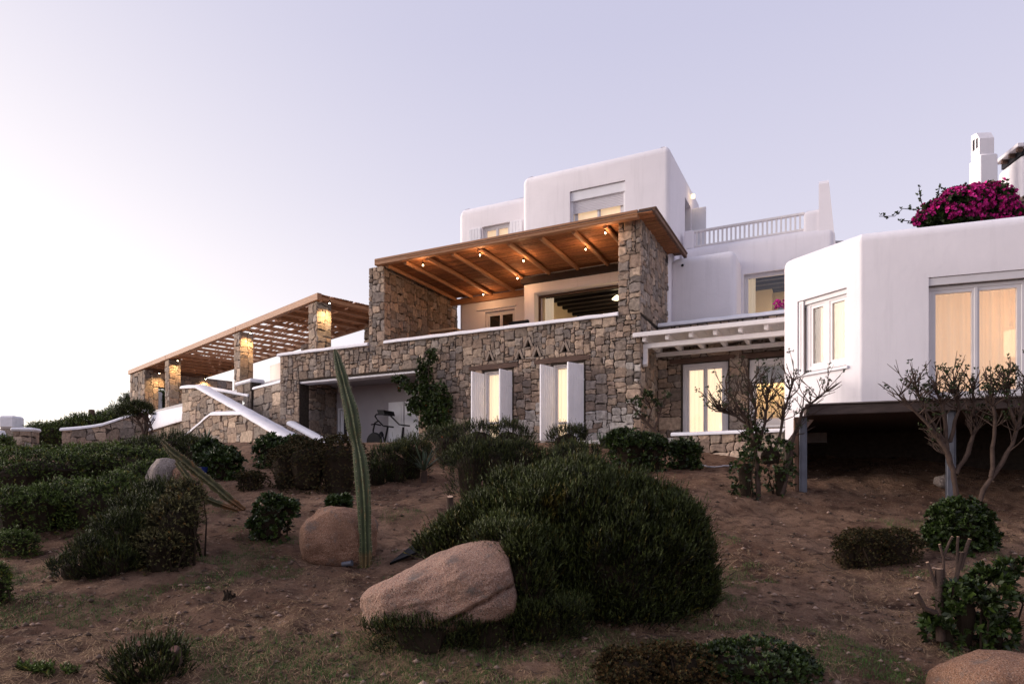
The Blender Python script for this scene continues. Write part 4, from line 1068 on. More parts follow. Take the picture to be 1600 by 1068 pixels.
# ------------------------------------------------------------------ neighbour house, upper stone wall
NB = Frame(17.15, 25.0, -6)
nh = thing('neighbour_house', 'white house with a hooded chimney on the hill above the annex', 'house', NB, (1, 1, 8))
m2 = MB(); m2.box(-.02, .62, 0.0, .72, 8, 12.42, .05); ch = ob('chimney', m2, PLASTER, nh, sm=40)
m2 = MB(); m2.prism([(-.0, 12.42), (.0, 13.02), (.22, 13.32), (.62, 13.40), (.62, 12.42)], lambda p, q, d: (d, .08 + p * .9, q), .02, .52); ob('chimney_hood', m2, PLASTER, ch)
m2 = MB(); m2.box(.012, .02, .2, .30, 12.75, 13.1); m2.box(.012, .02, .40, .52, 12.75, 13.15); ob('smoke_slot', m2, DARKIN, ch)
hb = rblock(rect(1.42, 5, .05, 1.5), 8, 12.38, .25, .2); ob('white_wall', hb, PLASTER, nh, sm=40)
m2 = MB(); m2.box(1.20, 5, -.12, 1.3, 12.56, 12.70, .02); rf = ob('roof_slab', m2, PLASTER, nh)
for k in range(3):
    m2 = MB(); m2.box(1.24, 1.44, -.05 + k * .45, .05 + k * .45, 12.42, 12.555, .01); ob('roof_joist', m2, LINTEL, rf)
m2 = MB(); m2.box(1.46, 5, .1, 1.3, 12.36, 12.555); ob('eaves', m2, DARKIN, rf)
U = Frame(15.4, 21.6, -12)
t, core, pool, pl = wall_thing('hill_wall', 'sloping rubble retaining wall on the hill behind the bougainvillea', 'wall', U, (2, 0, 6), [(-1.5, 4.0), (6, 4.0), (6, 11.8), (2.2, 10.15), (1.0, 9.5), (-1.5, 8.2)], 0, .5, 75, .16)
lay(pool, 200)
m2 = MB(); m2.box(10.5, 22, 22.2, 24, 1.0, 8.2); tag(ob('upper_bank', m2, CONC), 'raised bank of ground behind the annex', 'ground', kind='structure')

# ------------------------------------------------------------------ low things by the veranda
lw = thing('low_stone_wall', 'low whitewashed rough wall in front of the glazed veranda door', 'wall', V, (2, -.9, 1.0))
m2 = MB(); m2.box(1.1, 4.0, -.85, -.55, .7, 1.44); core = ob('wall_core', m2, MORTAR, lw)
pool = []; rubble(pool, core, 1.1, 4.0, .8, 1.44, front(-.85), 77, .10, tint=lambda x, z, c, r: (lambda k: tuple(v * k for v in c))(1.45 if r.random() < .55 else .9)); lay(pool)
cp = MB(); coping_bar(cp, densify([(1.05, -.7, 1.44), (4.0, -.7, 1.44)]), .22, .10); ob('coping', cp, COPING, lw, sm=50)
m2 = MB(); m2.box(-2.2, .9, -.75, -.45, 1.0, 1.42, .02); tag(ob('terrace_kerb', m2, CONC, fr=V), 'pale concrete kerb along the foot of the stone facade', 'kerb')

# exercise machines in the alcove
tm = thing('treadmill', 'black treadmill with screen and long handrails in the white alcove', 'treadmill', V, (-8.6, 1.0, FL))
def pt(u, v, b): 
    x = (u - 800) / F; k = (HOR - v) / F
    Y = (b + V.o[0] * V.b[0] + V.o[1] * V.b[1]) / (x * V.b[0] + V.b[1])
    return ((x * Y - V.o[0]) * V.a[0] + (Y - V.o[1]) * V.a[1], b, k * Y)
for b, nm in ((.95, 'handrail'), (1.45, 'handrail')):
    m2 = MB(); m2.tube([pt(*p, b) for p in ((586, 650), (588, 647), (604, 647), (610, 649), (624, 663), (640, 665))], .026, 8); m2.tube([pt(*p, b) for p in ((586, 650), (590, 656), (599, 665), (615, 667))], .026, 8); ob(nm, m2, BLACK, tm, sm=50)
m2 = MB(); q = [pt(u, v, .9) for u, v in ((589, 640), (599, 640), (601, 647), (591, 647))]; m2.add(q + [(x, b + .6, z) for x, b, z in q], [(0, 1, 2, 3), (7, 6, 5, 4), (0, 4, 5, 1), (1, 5, 6, 2), (2, 6, 7, 3), (3, 7, 4, 0)]); ob('screen', m2, BLACK, tm)
for b in (.95, 1.45):
    for q in ((606, 601, 600), (630, 628, 628)): m2 = MB(); m2.tube([pt(q[0], 667, b), pt(q[1], 690, b), pt(q[2], 703, b)], .035, 8); ob('upright', m2, BLACK, tm)
p0 = pt(600, 700, 1.2); p1 = pt(640, 700, 1.2)
m2 = MB(); m2.box(p0[0], p1[0], .85, 1.55, FL + .02, FL + .2, .03); ob('running_deck', m2, BLACK, tm)
eb = thing('exercise_bike', 'black fan wheel exercise bike beside the treadmill', 'exercise bike', V, (-9.6, .7, FL))
c_ = pt(585, 690, .6)
m2 = MB()
for k in range(20):
    a = k * math.pi / 10; m2.tube([(c_[0] + .3 * math.cos(a), .6, c_[2] + .3 * math.sin(a)), (c_[0] + .3 * math.cos(a + math.pi / 10), .6, c_[2] + .3 * math.sin(a + math.pi / 10))], .03, 6, cap=False)
m2.prism([(c_[0] + .28 * math.cos(k * math.pi / 12), c_[2] + .28 * math.sin(k * math.pi / 12)) for k in range(24)], lambda p, q, d: (p, d, q), .56, .64); ob('fan_wheel', m2, BLACK, eb)
m2 = MB(); m2.tube([pt(585, 688, .6), pt(583, 672, .6), pt(586, 660, .6), pt(592, 657, .6)], .03, 8); m2.tube([pt(580, 663, .45), pt(586, 662, .6), pt(595, 664, .8)], .022, 8); ob('handlebar', m2, BLACK, eb, sm=50)
m2 = MB(); m2.tube([pt(588, 690, .6), pt(598, 680, .6), pt(604, 700, .6)], .03, 8); ob('bike_frame', m2, BLACK, eb)
m2 = MB(); m2.tube([pt(598, 680, .6), pt(595, 676, .6), pt(594, 675, .6)], [.05, .07, .03], 8); ob('saddle', m2, BLACK, eb)

# ================================================================== PLANTS AND ROCKS
GREEN = mat('dark_needle_leaf', (0.022, 0.028, 0.006), 0.6, 0.2, 2.5, attr=True, spec=0.25)
LEAF = mat('glossy_leaf', (0.026, 0.045, 0.007), 0.5, 0.2, 2.5, attr=True, spec=0.4)
HEATH = mat('brown_green_leaf', (0.040, 0.036, 0.015), 0.75, 0.25, 2.5, attr=True, spec=0.15)
COVER = mat('green_cover_leaf', (0.034, 0.050, 0.010), 0.6, 0.2, 2.5, attr=True, spec=0.2)
BARK = mat('grey_brown_bark', (0.074, 0.051, 0.041), 0.9, 0.3, 8, 0.6, 40, spec=0.1)
TWIG = mat('dark_twig', (0.030, 0.021, 0.014), 0.9, 0.3, 8, spec=0.1)
CUTW = mat('fresh_cut_wood', (0.50, 0.33, 0.22), 0.8, 0.15, 10)

def unit(v): return v / np.maximum(np.linalg.norm(v, axis=1, keepdims=True), 1e-9)
def shell(lumps, n, rs, depth=.3, clump=.16, fz=9.0, low=-.5, dome=False):
    """points spread through the outer part of a union of ellipsoids, with outward directions"""
    L_ = np.array(lumps, float)
    ar = (L_[:, 3] * L_[:, 4] + L_[:, 3] * L_[:, 5] + L_[:, 4] * L_[:, 5]); pr = ar / ar.sum()
    P = np.zeros((0, 3)); D = np.zeros((0, 3))
    for _ in range(6):
        k = rs.choice(len(L_), n, p=pr); d = unit(rs.normal(size=(n, 3)))
        d[:, 2] = np.where(d[:, 2] < low, -d[:, 2], d[:, 2])
        if dome: d[:, 2] = np.where((d[:, 2] < 0) & (rs.rand(n) < .35), -d[:, 2], d[:, 2])
        q = L_[k]; rad = 1 - depth * rs.rand(n) ** 1.6
        w = np.sin(d[:, 0] * fz + k) * np.sin(d[:, 1] * fz * 1.1 + 2 * k) + np.sin(d[:, 2] * fz * 1.3 + k) * np.sin((d[:, 0] + d[:, 1]) * fz * .8)
        rad = rad * (1 + clump * .5 * w)
        p = q[:, :3] + d * q[:, 3:] * rad[:, None]
        if dome:                                       # the skirt comes down to the soil
            lowm = (d[:, 2] < 0) & (q[:, 5] > .55 * L_[:, 5].max() * .5); h = unit(d * np.array([1, 1, 0.])) * (.93 + .09 * d[:, 2:3])
            pl = q[:, :3] + h * q[:, 3:] * rad[:, None]; gd = g(pl[:, 0], pl[:, 1]); dz = q[:, 2] - gd
            lim = np.where(dz < 1.6 * q[:, 5] + .12, np.maximum(dz, 0), q[:, 5])
            pl[:, 2] = q[:, 2] - lim * rs.rand(n)
            p = np.where(lowm[:, None], pl, p)
        ok = np.ones(n, bool)
        for j in range(len(L_)):
            e = ((p - L_[j, :3]) / L_[j, 3:]); ok &= (k == j) | ((e ** 2).sum(1) > .62)
        ok &= p[:, 2] > g(p[:, 0], p[:, 1]) - .01
        nn = unit(d / q[:, 3:])
        P = np.vstack([P, p[ok]]); D = np.vstack([D, nn[ok]])
        if len(P) >= n: break
    return P[:n], D[:n]

def frame_of(d):
    up = np.where(np.abs(d[:, 2:3]) < .9, np.array([[0, 0, 1.]]), np.array([[1., 0, 0]]))
    x = unit(np.cross(d, up)); y = np.cross(d, x); return x, y

def needles(P, D, rs, up, length, k, nl, nw, tone=(.7, 1.25), wild=.35, fwd=.75):
    """upright sprigs, each a ring of narrow needles"""
    n = len(P); ax = unit(D * (1 - up) + np.array([0, 0, up]) + rs.normal(size=(n, 3)) * wild * .5)
    x, y = frame_of(ax); V_ = []; C_ = []
    ln = length * rs.uniform(.6, 1.25, n) * np.where(rs.rand(n) < .05, 1.9, 1); t0 = rs.uniform(*tone, n); dead = (rs.rand(n) < .05) | (vnoise(P[:, 0] * 5, P[:, 2] * 5 + P[:, 1] * 3, 7) > .94)
    for i in range(k):
        f = (i + .5) / k; th = i * 2.4 + rs.uniform(0, 6, n)
        side = x * np.cos(th)[:, None] + y * np.sin(th)[:, None]
        b = P + ax * (ln * f)[:, None]
        dr = unit(ax * fwd + side * (1.5 - fwd)); t = b + dr * (nl * rs.uniform(.7, 1.2, n))[:, None]
        wv = unit(np.cross(dr, side + rs.normal(size=(n, 3)) * .4)) * nw
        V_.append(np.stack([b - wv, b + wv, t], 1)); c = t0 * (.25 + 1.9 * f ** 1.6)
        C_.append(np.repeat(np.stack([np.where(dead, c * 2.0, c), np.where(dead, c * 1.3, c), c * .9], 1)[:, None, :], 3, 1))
    v = np.stack(V_, 1).reshape(-1, 3); c = np.stack(C_, 1).reshape(-1, 3)
    return v, np.arange(len(v)).reshape(-1, 3), c

def rosettes(P, D, rs, up, k, ll, lw, tone=(.35, 1.7), spread=.9, warm=.0):
    """whorls of broad leaves round each shoot tip"""
    n = len(P); ax = unit(D * (1 - up) + np.array([0, 0, up]) + rs.normal(size=(n, 3)) * .3)
    x, y = frame_of(ax); V_ = []; C_ = []; t0 = rs.uniform(*tone, n); ph = rs.uniform(0, 6, n)
    for i in range(k):
        th = ph + i * 2 * math.pi / k + rs.uniform(-.3, .3, n)
        side = x * np.cos(th)[:, None] + y * np.sin(th)[:, None]
        sp = spread * rs.uniform(.5, 1.2, n)[:, None]
        dr = unit(ax + side * sp); l = (ll * rs.uniform(.6, 1.2, n))[:, None]
        wv = unit(np.cross(dr, ax + rs.normal(size=(n, 3)) * .25)); nrm = np.cross(wv, dr)
        b = P - ax * (ll * .25 * rs.rand(n))[:, None]
        m = b + dr * l * .6; t = b + dr * l - nrm * l * .10
        V_.append(np.stack([b, m + wv * lw, t, m - wv * lw], 1)); c = t0 * rs.uniform(.8, 1.2, n)
        w = rs.rand(n) < warm
        C_.append(np.repeat(np.stack([np.where(w, c * 1.6, c), c, np.where(w, c * .8, c * .95)], 1)[:, None, :], 4, 1))
    v = np.stack(V_, 1).reshape(-1, 3); c = np.stack(C_, 1).reshape(-1, 3)
    return v, np.arange(len(v)).reshape(-1, 4), c

def lump_mesh(lumps, sc, rs):
    mb = MB()
    for (x, y, z, a, b, c) in lumps:
        n, m = 10, 6; vs = []
        for j in range(m + 1):
            t = math.pi * j / m
            for i in range(n):
                p = 2 * math.pi * i / n; r = sc * rs.uniform(.85, 1.1); h = math.sin(t) if t < math.pi / 2 else 1 - .25 * (t - math.pi / 2)
                zz = z + c * r * math.cos(t); gd = gz(x, y)
                if t > math.pi / 2 and z - gd < 1.6 * c + .12: zz = z - (z - gd + .02) * (-math.cos(t))
                vs.append((x + a * r * h * math.cos(p), y + b * r * h * math.sin(p), zz))
        mb.add(vs, [(j * n + i, j * n + (i + 1) % n, (j + 1) * n + (i + 1) % n, (j + 1) * n + i) for j in range(m) for i in range(n)])
    return mb

def px_lumps(lumps, Y):
    r = []
    for q in lumps:
        u, v, ru, rv = q[:4]; dy = q[4] if len(q) > 4 else 0.0; y = Y + dy; s = y / F
        r.append(((u - 800) * s, y, (HOR - v) * s, ru * s, (q[5] if len(q) > 5 else min(ru, 1.6 * rv) * .85) * s if True else 0, rv * s))
    return r

def local(v, at): return v - np.array(at)
def shrub(name, label, lumps, Y, kind, n, seed, cat='shrub', group=None, core=.60, size=1.0, twigs=0, warm=0.0, m=None, dens_up=None, bumps=True):
    rs = np.random.RandomState(seed)
    Lm = px_lumps(lumps, Y)
    rb_ = random.Random(seed * 31); more_ = []
    for l in Lm:
        for _ in range(4):
            th = rb_.uniform(0, 6.28); el = rb_.uniform(.1, 1.4); k = rb_.uniform(.26, .44); q_ = rb_.uniform(.72, .95)
            more_.append((l[0] + math.cos(th) * math.cos(el) * l[3] * q_, l[1] + math.sin(th) * math.cos(el) * l[4] * q_, l[2] + math.sin(el) * l[5] * (q_ - .12), l[3] * k, l[4] * k, l[5] * k * 1.15))
    solid = list(Lm)
    if bumps: Lm = Lm + more_
    x0 = float(np.mean([l[0] for l in solid])); at = (x0, Y, gz(x0, Y))
    t = thing(name, label, cat, W, at, group)
    P, D = shell(Lm, n, rs, dome=True, clump=.26, low=-.99)
    if kind == 'needle':
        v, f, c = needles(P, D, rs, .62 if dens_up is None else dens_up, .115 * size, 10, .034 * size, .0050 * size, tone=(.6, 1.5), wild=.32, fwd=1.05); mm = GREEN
    elif kind == 'soft':
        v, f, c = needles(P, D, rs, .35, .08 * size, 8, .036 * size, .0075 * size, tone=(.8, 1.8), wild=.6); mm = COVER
    elif kind == 'leaf':
        v, f, c = rosettes(P, D, rs, .35, 7, .075 * size, .016 * size); mm = LEAF
    else:
        v, f, c = rosettes(P, D, rs, .45, 7, .034 * size, .0075 * size, tone=(.5, 1.5), warm=warm or .25); mm = HEATH
    put('foliage', npmesh('foliage', local(v, at), f, c), m or mm, t)
    br = lump_mesh(solid, core, rs)  # added dark filler lumps darken the crown's inside; real twigs follow
    for k in range(6 + twigs):
        l = Lm[rs.randint(len(Lm))]; d = unit(rs.normal(size=(1, 3)))[0]; d[2] = abs(d[2]) * .8
        e = np.array(l[:3]) + d * np.array(l[3:]) * rs.uniform(.7, 1.08 if k < 6 else 1.25); b = np.array((l[0] + rs.uniform(-.1, .1), l[1], gz(l[0], l[1])))
        mid = (b + e) / 2 + rs.normal(size=3) * .06
        br.tube([b, mid, e], [.014, .009, .004], 5)
    ob('dark_core_branches', br, TWIG, t)
    return t

def base(u, v): return gp(u, v)[1]
# the great dark mound over the boulder
shrub('rosemary_mound', 'huge dark rosemary mound spilling over the cracked boulder', [(905, 818, 84, 70), (955, 876, 116, 94), (1035, 868, 70, 74), (1075, 905, 40, 78), (965, 802, 62, 54, .2), (1025, 820, 66, 42, .15), (835, 815, 72, 56, .1), (775, 822, 52, 42, .2), (725, 842, 46, 30, .3),
       (688, 862, 36, 20, .35), (890, 900, 90, 85), (800, 846, 40, 30, -.32), (842, 895, 40, 62, -.48), (760, 850, 22, 16, -.3), (816, 884, 24, 50, -.88), (786, 848, 34, 15, -.62), (835, 930, 26, 40, -.8), (862, 764, 38, 28, .5), (915, 764, 44, 34, .45), (810, 772, 40, 26, .4), (1080, 935, 36, 46), (950, 945, 110, 38, -.1)], 7.35, 'needle', 34000, 1, core=.78, size=1.2, twigs=14)
shrub('rosemary_fringe', 'low dark rosemary fringe growing under the front of the cracked boulder', [(660, 985, 95, 17, -.1), (760, 975, 80, 20), (850, 965, 70, 30, .1)], 6.45, 'needle', 4600, 2, size=.8, core=.42)
shrub('trailing_shrub', 'large dark shrub with dry brown side sprawling down the slope beside the fallen cactus', [(112, 890, 30, 15), (150, 872, 40, 28, .15), (190, 848, 46, 38, .45), (225, 820, 48, 42, .85), (255, 790, 44, 36, 1.3), (180, 880, 36, 22, .1)], base(150, 905), 'needle', 6500, 3, size=.95, twigs=10)
shrub('woody_shrub', 'half bare brown shrub with dry twigs pressed against the sprawling dark shrub', [(272, 822, 36, 44, .2), (292, 782, 24, 28, .6), (248, 860, 34, 28)], base(262, 890), 'soft', 1500, 4, twigs=90, m=HEATH, core=.6)
# green cover towards the garden entrance
for k, (lab, lm, vb, n, kd) in enumerate([
    ('low green ground cover sweeping below the garden wall', [(60, 735, 90, 26), (150, 728, 80, 26, .5), (215, 730, 60, 28, .2), (20, 745, 60, 22, -.3)], 770, 4200, 'soft'),
    ('rounded green cover shrub at the edge of the picture below the sweeping ground cover', [(25, 795, 45, 30), (60, 790, 45, 24)], 828, 2200, 'soft'),
    ('mid green cover shrub between the ground cover and the sprawling dark shrub', [(105, 780, 55, 28), (150, 790, 50, 34, -.2), (185, 775, 45, 30)], 820, 3000, 'soft'),
    ('pale green shrub in front of the pale upright rock', [(218, 745, 30, 18), (195, 765, 30, 22)], 790, 1300, 'soft'),
    ('dark low shrub behind the pale upright rock', [(225, 705, 30, 17), (270, 700, 38, 20, .3), (310, 708, 30, 18)], 730, 1700, 'needle'),
    ('glossy green shrub beneath the lower stair wall', [(348, 722, 32, 24), (325, 705, 22, 16, .3)], 748, 900, 'leaf'),
    ('small brown heath clump on bare soil by the stairs', [(393, 748, 24, 13)], 764, 500, 'heath'),
    ('dark green shrub at the end of the sloping stair caps', [(425, 703, 30, 20), (460, 700, 30, 18, .2)], 728, 900, 'leaf'),
    ('broad brown green heath shrub left of the tall cactus', [(480, 722, 50, 36), (530, 718, 45, 38), (445, 722, 30, 24)], 762, 3400, 'heath'),
    ('dense low shrub between the tall cactus and the spiky yucca', [(616, 724, 34, 24), (645, 712, 28, 26, .2), (588, 740, 28, 15, -.2)], 752, 1900, 'needle'),
    ('dark rounded shrub under the first tall window', [(745, 690, 48, 26), (795, 690, 40, 26, .2), (700, 700, 40, 28, .2)], 728, 2400, 'needle'),
    ('rounded rosemary clump just right of the yucca', [(735, 730, 38, 34), (770, 722, 32, 30)], 775, 1900, 'needle'),
    ('rosemary clump nestled above the great dark mound', [(810, 725, 38, 32), (845, 735, 30, 26)], 772, 1700, 'needle'),
    ('small dome shaped shrub before the second tall window', [(885, 690, 30, 22)], 722, 900, 'needle'),
    ('dark shrub merging into the top of the great mound', [(900, 720, 40, 22), (870, 735, 34, 20)], 765, 1300, 'needle'),
    ('spiky leafy shrub under the stone corner of the villa', [(985, 698, 38, 25), (1020, 700, 25, 20)], 735, 1100, 'leaf'),
    ('compact leafy shrub before the low whitewashed wall', [(1070, 707, 26, 20)], 732, 700, 'leaf'),
    ('low brown heath cushion on the bare slope', [(1350, 850, 42, 26), (1400, 852, 40, 25), (1325, 858, 22, 20)], 885, 2600, 'heath'),
    ('bright leafy shrub at the feet of the pruned trees', [(1500, 815, 42, 34), (1475, 835, 28, 22), (1535, 840, 24, 22)], 862, 1500, 'leaf'),
    ('small tuft of leaves behind the round boulder', [(530, 788, 20, 12)], 805, 260, 'leaf'),
    ('young leafy shrub standing alone on the bare soil', [(425, 800, 28, 26), (408, 822, 20, 16), (450, 795, 18, 14)], 842, 420, 'leaf'),
    ('low heathery tuft on bare soil near the picture edge', [(25, 849, 34, 14)], 866, 800, 'soft'),
    ('dark shrub cut by the picture edge on the open slope', [(-8, 915, 20, 28)], 945, 600, 'soft'),
]):
    Y = base(lm[0][0], vb)
    shrub('shrub', lab, lm, Y, kd, n, 100 + k, group='shrubs on the slope', size=max(.8, min(1.25, Y / 11)) if kd != 'leaf' else max(.75, min(1.1, Y / 10)))
shrub('leafy_bush', 'large glossy leaved bush with pale sawn stubs near the picture edge', [(1508, 955, 40, 46), (1545, 935, 36, 46), (1478, 985, 32, 26), (1556, 985, 30, 28), (1588, 888, 26, 14)], base(1510, 1010), 'leaf', 470, 5, 'bush', size=1.1, core=.35)
shrub('leafy_bush', 'mixed brown and bright green low bush at the bottom of the picture', [(1180, 1045, 75, 45), (1235, 1055, 50, 40), (1120, 1040, 50, 32)], 5.9, 'leaf', 900, 6, 'bush', size=.62, core=.6)
shrub('heath_bush', 'dry reddish brown heath patch beside the bright green low bush', [(990, 1055, 60, 45), (1070, 1050, 60, 44)], 5.85, 'heath', 1900, 7, 'bush', size=.9, core=.6, twigs=60, warm=.6)
shrub('tuft_bush', 'grassy dark tuft around two sawn stumps near the bottom of the picture', [(235, 1055, 55, 40)], 5.9, 'needle', 500, 8, 'bush', size=1.2, core=.4, twigs=20)
shrub('edge_bush', 'low dark green growth in the bottom corner of the picture', [(40, 1062, 80, 14)], 5.9, 'soft', 900, 9, 'bush')
shrub('hedge', 'tall dark hedge behind the long garden wall', [(72, 698, 42, 32), (115, 690, 50, 34), (170, 684, 50, 38, .5), (130, 676, 40, 22), (50, 705, 26, 22)], 38.0, 'soft', 6500, 10, 'hedge', size=2.6, core=.9)
shrub('hedge', 'dark hedge bank rising behind the hedge to the pergola', [(182, 668, 28, 32), (206, 652, 22, 36), (240, 655, 40, 38), (160, 680, 24, 18)], 42.5, 'soft', 4200, 11, 'hedge', size=2.6, core=.9)
shrub('shrub', 'small green bush at the foot of the far gate piers', [(6, 697, 14, 12)], 33.0, 'soft', 500, 12, size=2.4)

def treelet(name, label, trunks, Y, seed, cat='tree', twig_n=26, twig_l=.55, leafn=5, leafs=1.0, group=None, lw=1.0, up=.5):
    """pruned tree: TRUNKS are limbs given by photo pixels and radii (m), each ending in fans of fine twigs with a few leaves"""
    rg = random.Random(seed); rs = np.random.RandomState(seed); s = Y / F
    b0 = trunks[0][0]; at = ((b0[0] - 800) * s, Y, (HOR - b0[1]) * s)
    t = thing(name, label, cat, W, at, group)
    tips = []; tw = MB()
    for limb in trunks:
        pts = []; rad = []
        for k, q in enumerate(limb):
            dy = q[3] if len(q) > 3 else 0
            pts.append(Vector(((q[0] - 800) * s, Y + dy, (HOR - q[1]) * s))); rad.append(q[2])
        P2 = []; R2 = []
        for k in range(len(pts) - 1):
            for j in range(3):
                f = j / 3; p = pts[k].lerp(pts[k + 1], f)
                if k or j: p += Vector((rg.uniform(-.012, .012), rg.uniform(-.012, .012), 0))
                P2.append(p); R2.append((rad[k] * (1 - f) + rad[k + 1] * f) * rg.uniform(.9, 1.12))
        P2.append(pts[-1]); R2.append(rad[-1])
        m2 = MB(); m2.tube(P2, R2, 8); ob('limb', m2, BARK, t, sm=60)
        d = (pts[-1] - pts[-2]).normalized()
        n_ = twig_n
        for k in range(n_):                               # twigs fan from the upper half of the limb
            i = rg.randrange(len(P2) // 2, len(P2)); p = P2[i]; L0 = twig_l * rg.uniform(.35, 1.0)
            dd = (d * .6 + Vector((rg.uniform(-1, 1), rg.uniform(-1, 1), rg.uniform(-.2, 1.1)))).normalized()
            q1 = p + dd * L0 * .5; dd2 = (dd + Vector((rg.uniform(-.5, .5), rg.uniform(-.5, .5), rg.uniform(0, up)))).normalized()
            q2 = q1 + dd2 * L0 * .5
            tw.tube([p, q1, q2], [.009 * lw, .0065 * lw, .004 * lw], 5); tips.append((q2, dd2))
            for _ in range(2):
                if rg.random() < .7:
                    d3 = (dd2 + Vector((rg.uniform(-.9, .9), rg.uniform(-.9, .9), rg.uniform(-.2, .8)))).normalized(); q3 = q1.lerp(q2, rg.random()) + d3 * L0 * .3
                    tw.tube([q1.lerp(q2, .3), q3], [.005 * lw, .003 * lw], 4); tips.append((q3, d3))
    ob('twigs', tw, BARK, t)
    if leafn:
        sel = [tips[rg.randrange(len(tips))] for _ in range(leafn)]
        P = np.array([list(p) for p, _ in sel]); D = np.array([list(q) for _, q in sel])
        P = np.repeat(P, 3, 0) + rs.normal(size=(len(P) * 3, 3)) * .025; D = np.repeat(D, 3, 0)
        v, f, c = rosettes(P, D, rs, .3, 6, .05 * leafs, .011 * leafs, tone=(.5, 1.1)); put('leaves', npmesh('leaves', local(v, at), f, c), LEAF, t)
    return t
YT = base(1182, 778)
treelet('pruned_tree', 'pruned bare tree with two trunks in front of the glazed veranda door', [
    [(1185, 778, .05), (1184, 735, .042), (1180, 690, .036), (1165, 650, .03), (1135, 612, .016)], [(1183, 700, .035), (1195, 660, .028), (1200, 615, .016)], [(1178, 670, .025), (1150, 650, .02), (1122, 640, .012)], [(1182, 680, .025), (1180, 640, .02), (1172, 600, .012)],
    [(1222, 772, .045), (1232, 730, .04), (1240, 680, .035), (1255, 640, .025), (1290, 612, .012)], [(1200, 728, .03), (1216, 690, .028), (1226, 640, .022), (1240, 595, .012)]], YT, 21, twig_n=40, twig_l=.55, leafn=170, leafs=.8, lw=1.15)
shrub('shrub', 'leafy suckers crowding the base of the two trunked pruned tree', [(1165, 740, 24, 38), (1205, 712, 36, 28), (1220, 740, 22, 26), (1180, 690, 24, 26)], YT + .05, 'leaf', 520, 22, size=.9, core=.45)
YT = 11.15
treelet('pruned_tree', 'pruned bare tree with spreading twiggy crown beside the deck post', [
    [(1496, 806, .046), (1494, 768, .042), (1490, 735, .04), (1478, 700, .045), (1450, 662, .03), (1405, 618, .014)], [(1480, 702, .035), (1476, 650, .03), (1462, 600, .014)], [(1476, 690, .03), (1445, 640, .022), (1430, 600, .012)],
    [(1493, 740, .04), (1512, 708, .035), (1524, 670, .028), (1520, 610, .014)], [(1484, 690, .03), (1498, 640, .022), (1490, 600, .012)]], YT, 23, twig_n=40, twig_l=.48, leafn=150, leafs=.8, lw=1.15)
YT = 10.9
treelet('pruned_tree', 'pruned bare tree with long forked trunk at the picture edge before the annex', [
    [(1527, 816, .042), (1535, 765, .038), (1558, 735, .035), (1582, 695, .03), (1598, 630, .022), (1602, 590, .014)], [(1548, 745, .035), (1552, 700, .03), (1556, 650, .024), (1548, 605, .014)], [(1590, 670, .03), (1575, 630, .02), (1572, 595, .012)]], YT, 24, twig_n=40, twig_l=.45, leafn=130, leafs=.8, lw=1.15)
treelet('pruned_tree', 'small dark pruned tree at the stone corner of the villa', [
    [(1036, 700, .05), (1025, 675, .045), (1005, 655, .035), (990, 636, .02)], [(1022, 672, .03), (1030, 648, .025), (1036, 632, .015)], [(1012, 662, .03), (1018, 640, .02), (1012, 628, .014)]], 17.3, 25, twig_n=14, twig_l=.4, leafn=55, leafs=1.5, lw=1.4)
tt = treelet('topiary_tree', 'small umbrella shaped tree in front of the white terrace band', [
    [(228, 692, .06), (222, 668, .05), (212, 650, .04)], [(226, 690, .05), (232, 665, .04), (222, 648, .035)], [(230, 690, .05), (238, 670, .035), (232, 655, .03)]], 27.0, 26, twig_n=10, twig_l=.5, leafn=0, lw=2.5)
rs = np.random.RandomState(27); Lm = px_lumps([(200, 646, 16, 9), (222, 643, 15, 9), (212, 638, 16, 8)], 27.0); P, D = shell(Lm, 1100, rs)
v, f, c = needles(P, D, rs, .4, .16, 9, .07, .012); put('crown', npmesh('crown', local(v, tuple(OFF[tt.name])), f, c), GREEN, tt)

# climber on the facade
rs = np.random.RandomState(31)
def wpt(u, v, b):
    a_, _, z = pt(u, v, b); x, y = V.w(a_, b); return (x, y, z)
cl = thing('climber', 'green climbing bush with a few orange flowers on the stone wall by the alcove', 'climbing plant', W, wpt(685, 690, -.3))
Lm = []
for u, v, ru, rv in ((672, 650, 22, 34), (690, 625, 16, 30), (665, 610, 18, 24), (685, 660, 20, 26), (662, 580, 12, 22), (640, 606, 18, 8), (625, 592, 14, 5), (650, 630, 14, 10), (700, 672, 12, 18), (675, 555, 8, 12), (645, 640, 10, 9)):
    x, y, z = wpt(u, v, -.35); k = y / F; Lm.append((x, y, z, ru * k, .22, rv * k))
P, D = shell(Lm, 1500, rs, depth=.8, low=-1.1)
v, f, c = rosettes(P, D, rs, .1, 6, .10, .026, tone=(.5, 1.5)); put('foliage', npmesh('foliage', local(v, OFF[cl.name]), f, c), LEAF, cl)
m2 = MB()
for k in range(14):
    l = Lm[k % len(Lm)]; m2.tube([wpt(684 + rs.uniform(-6, 6), 692, -.3), ((Lm[0][0] + l[0]) / 2 + rs.uniform(-.1, .1), l[1], (Lm[0][2] + l[2]) / 2), (l[0] + rs.uniform(-.2, .2), l[1], l[2] + rs.uniform(0, .3))], [.025, .015, .006], 5)
ob('stem', m2, BARK, cl)
Pf = P[rs.choice(len(P), 9)]; v, f, c = rosettes(Pf, np.tile([[-.3, -.9, .2]], (9, 1)), rs, .1, 5, .07, .025, tone=(.9, 1.1)); put('flowers', npmesh('flowers', local(v, OFF[cl.name]), f, c), mat('orange_petal', (.45, .11, .03), .6, .1, 3, attr=True), cl)

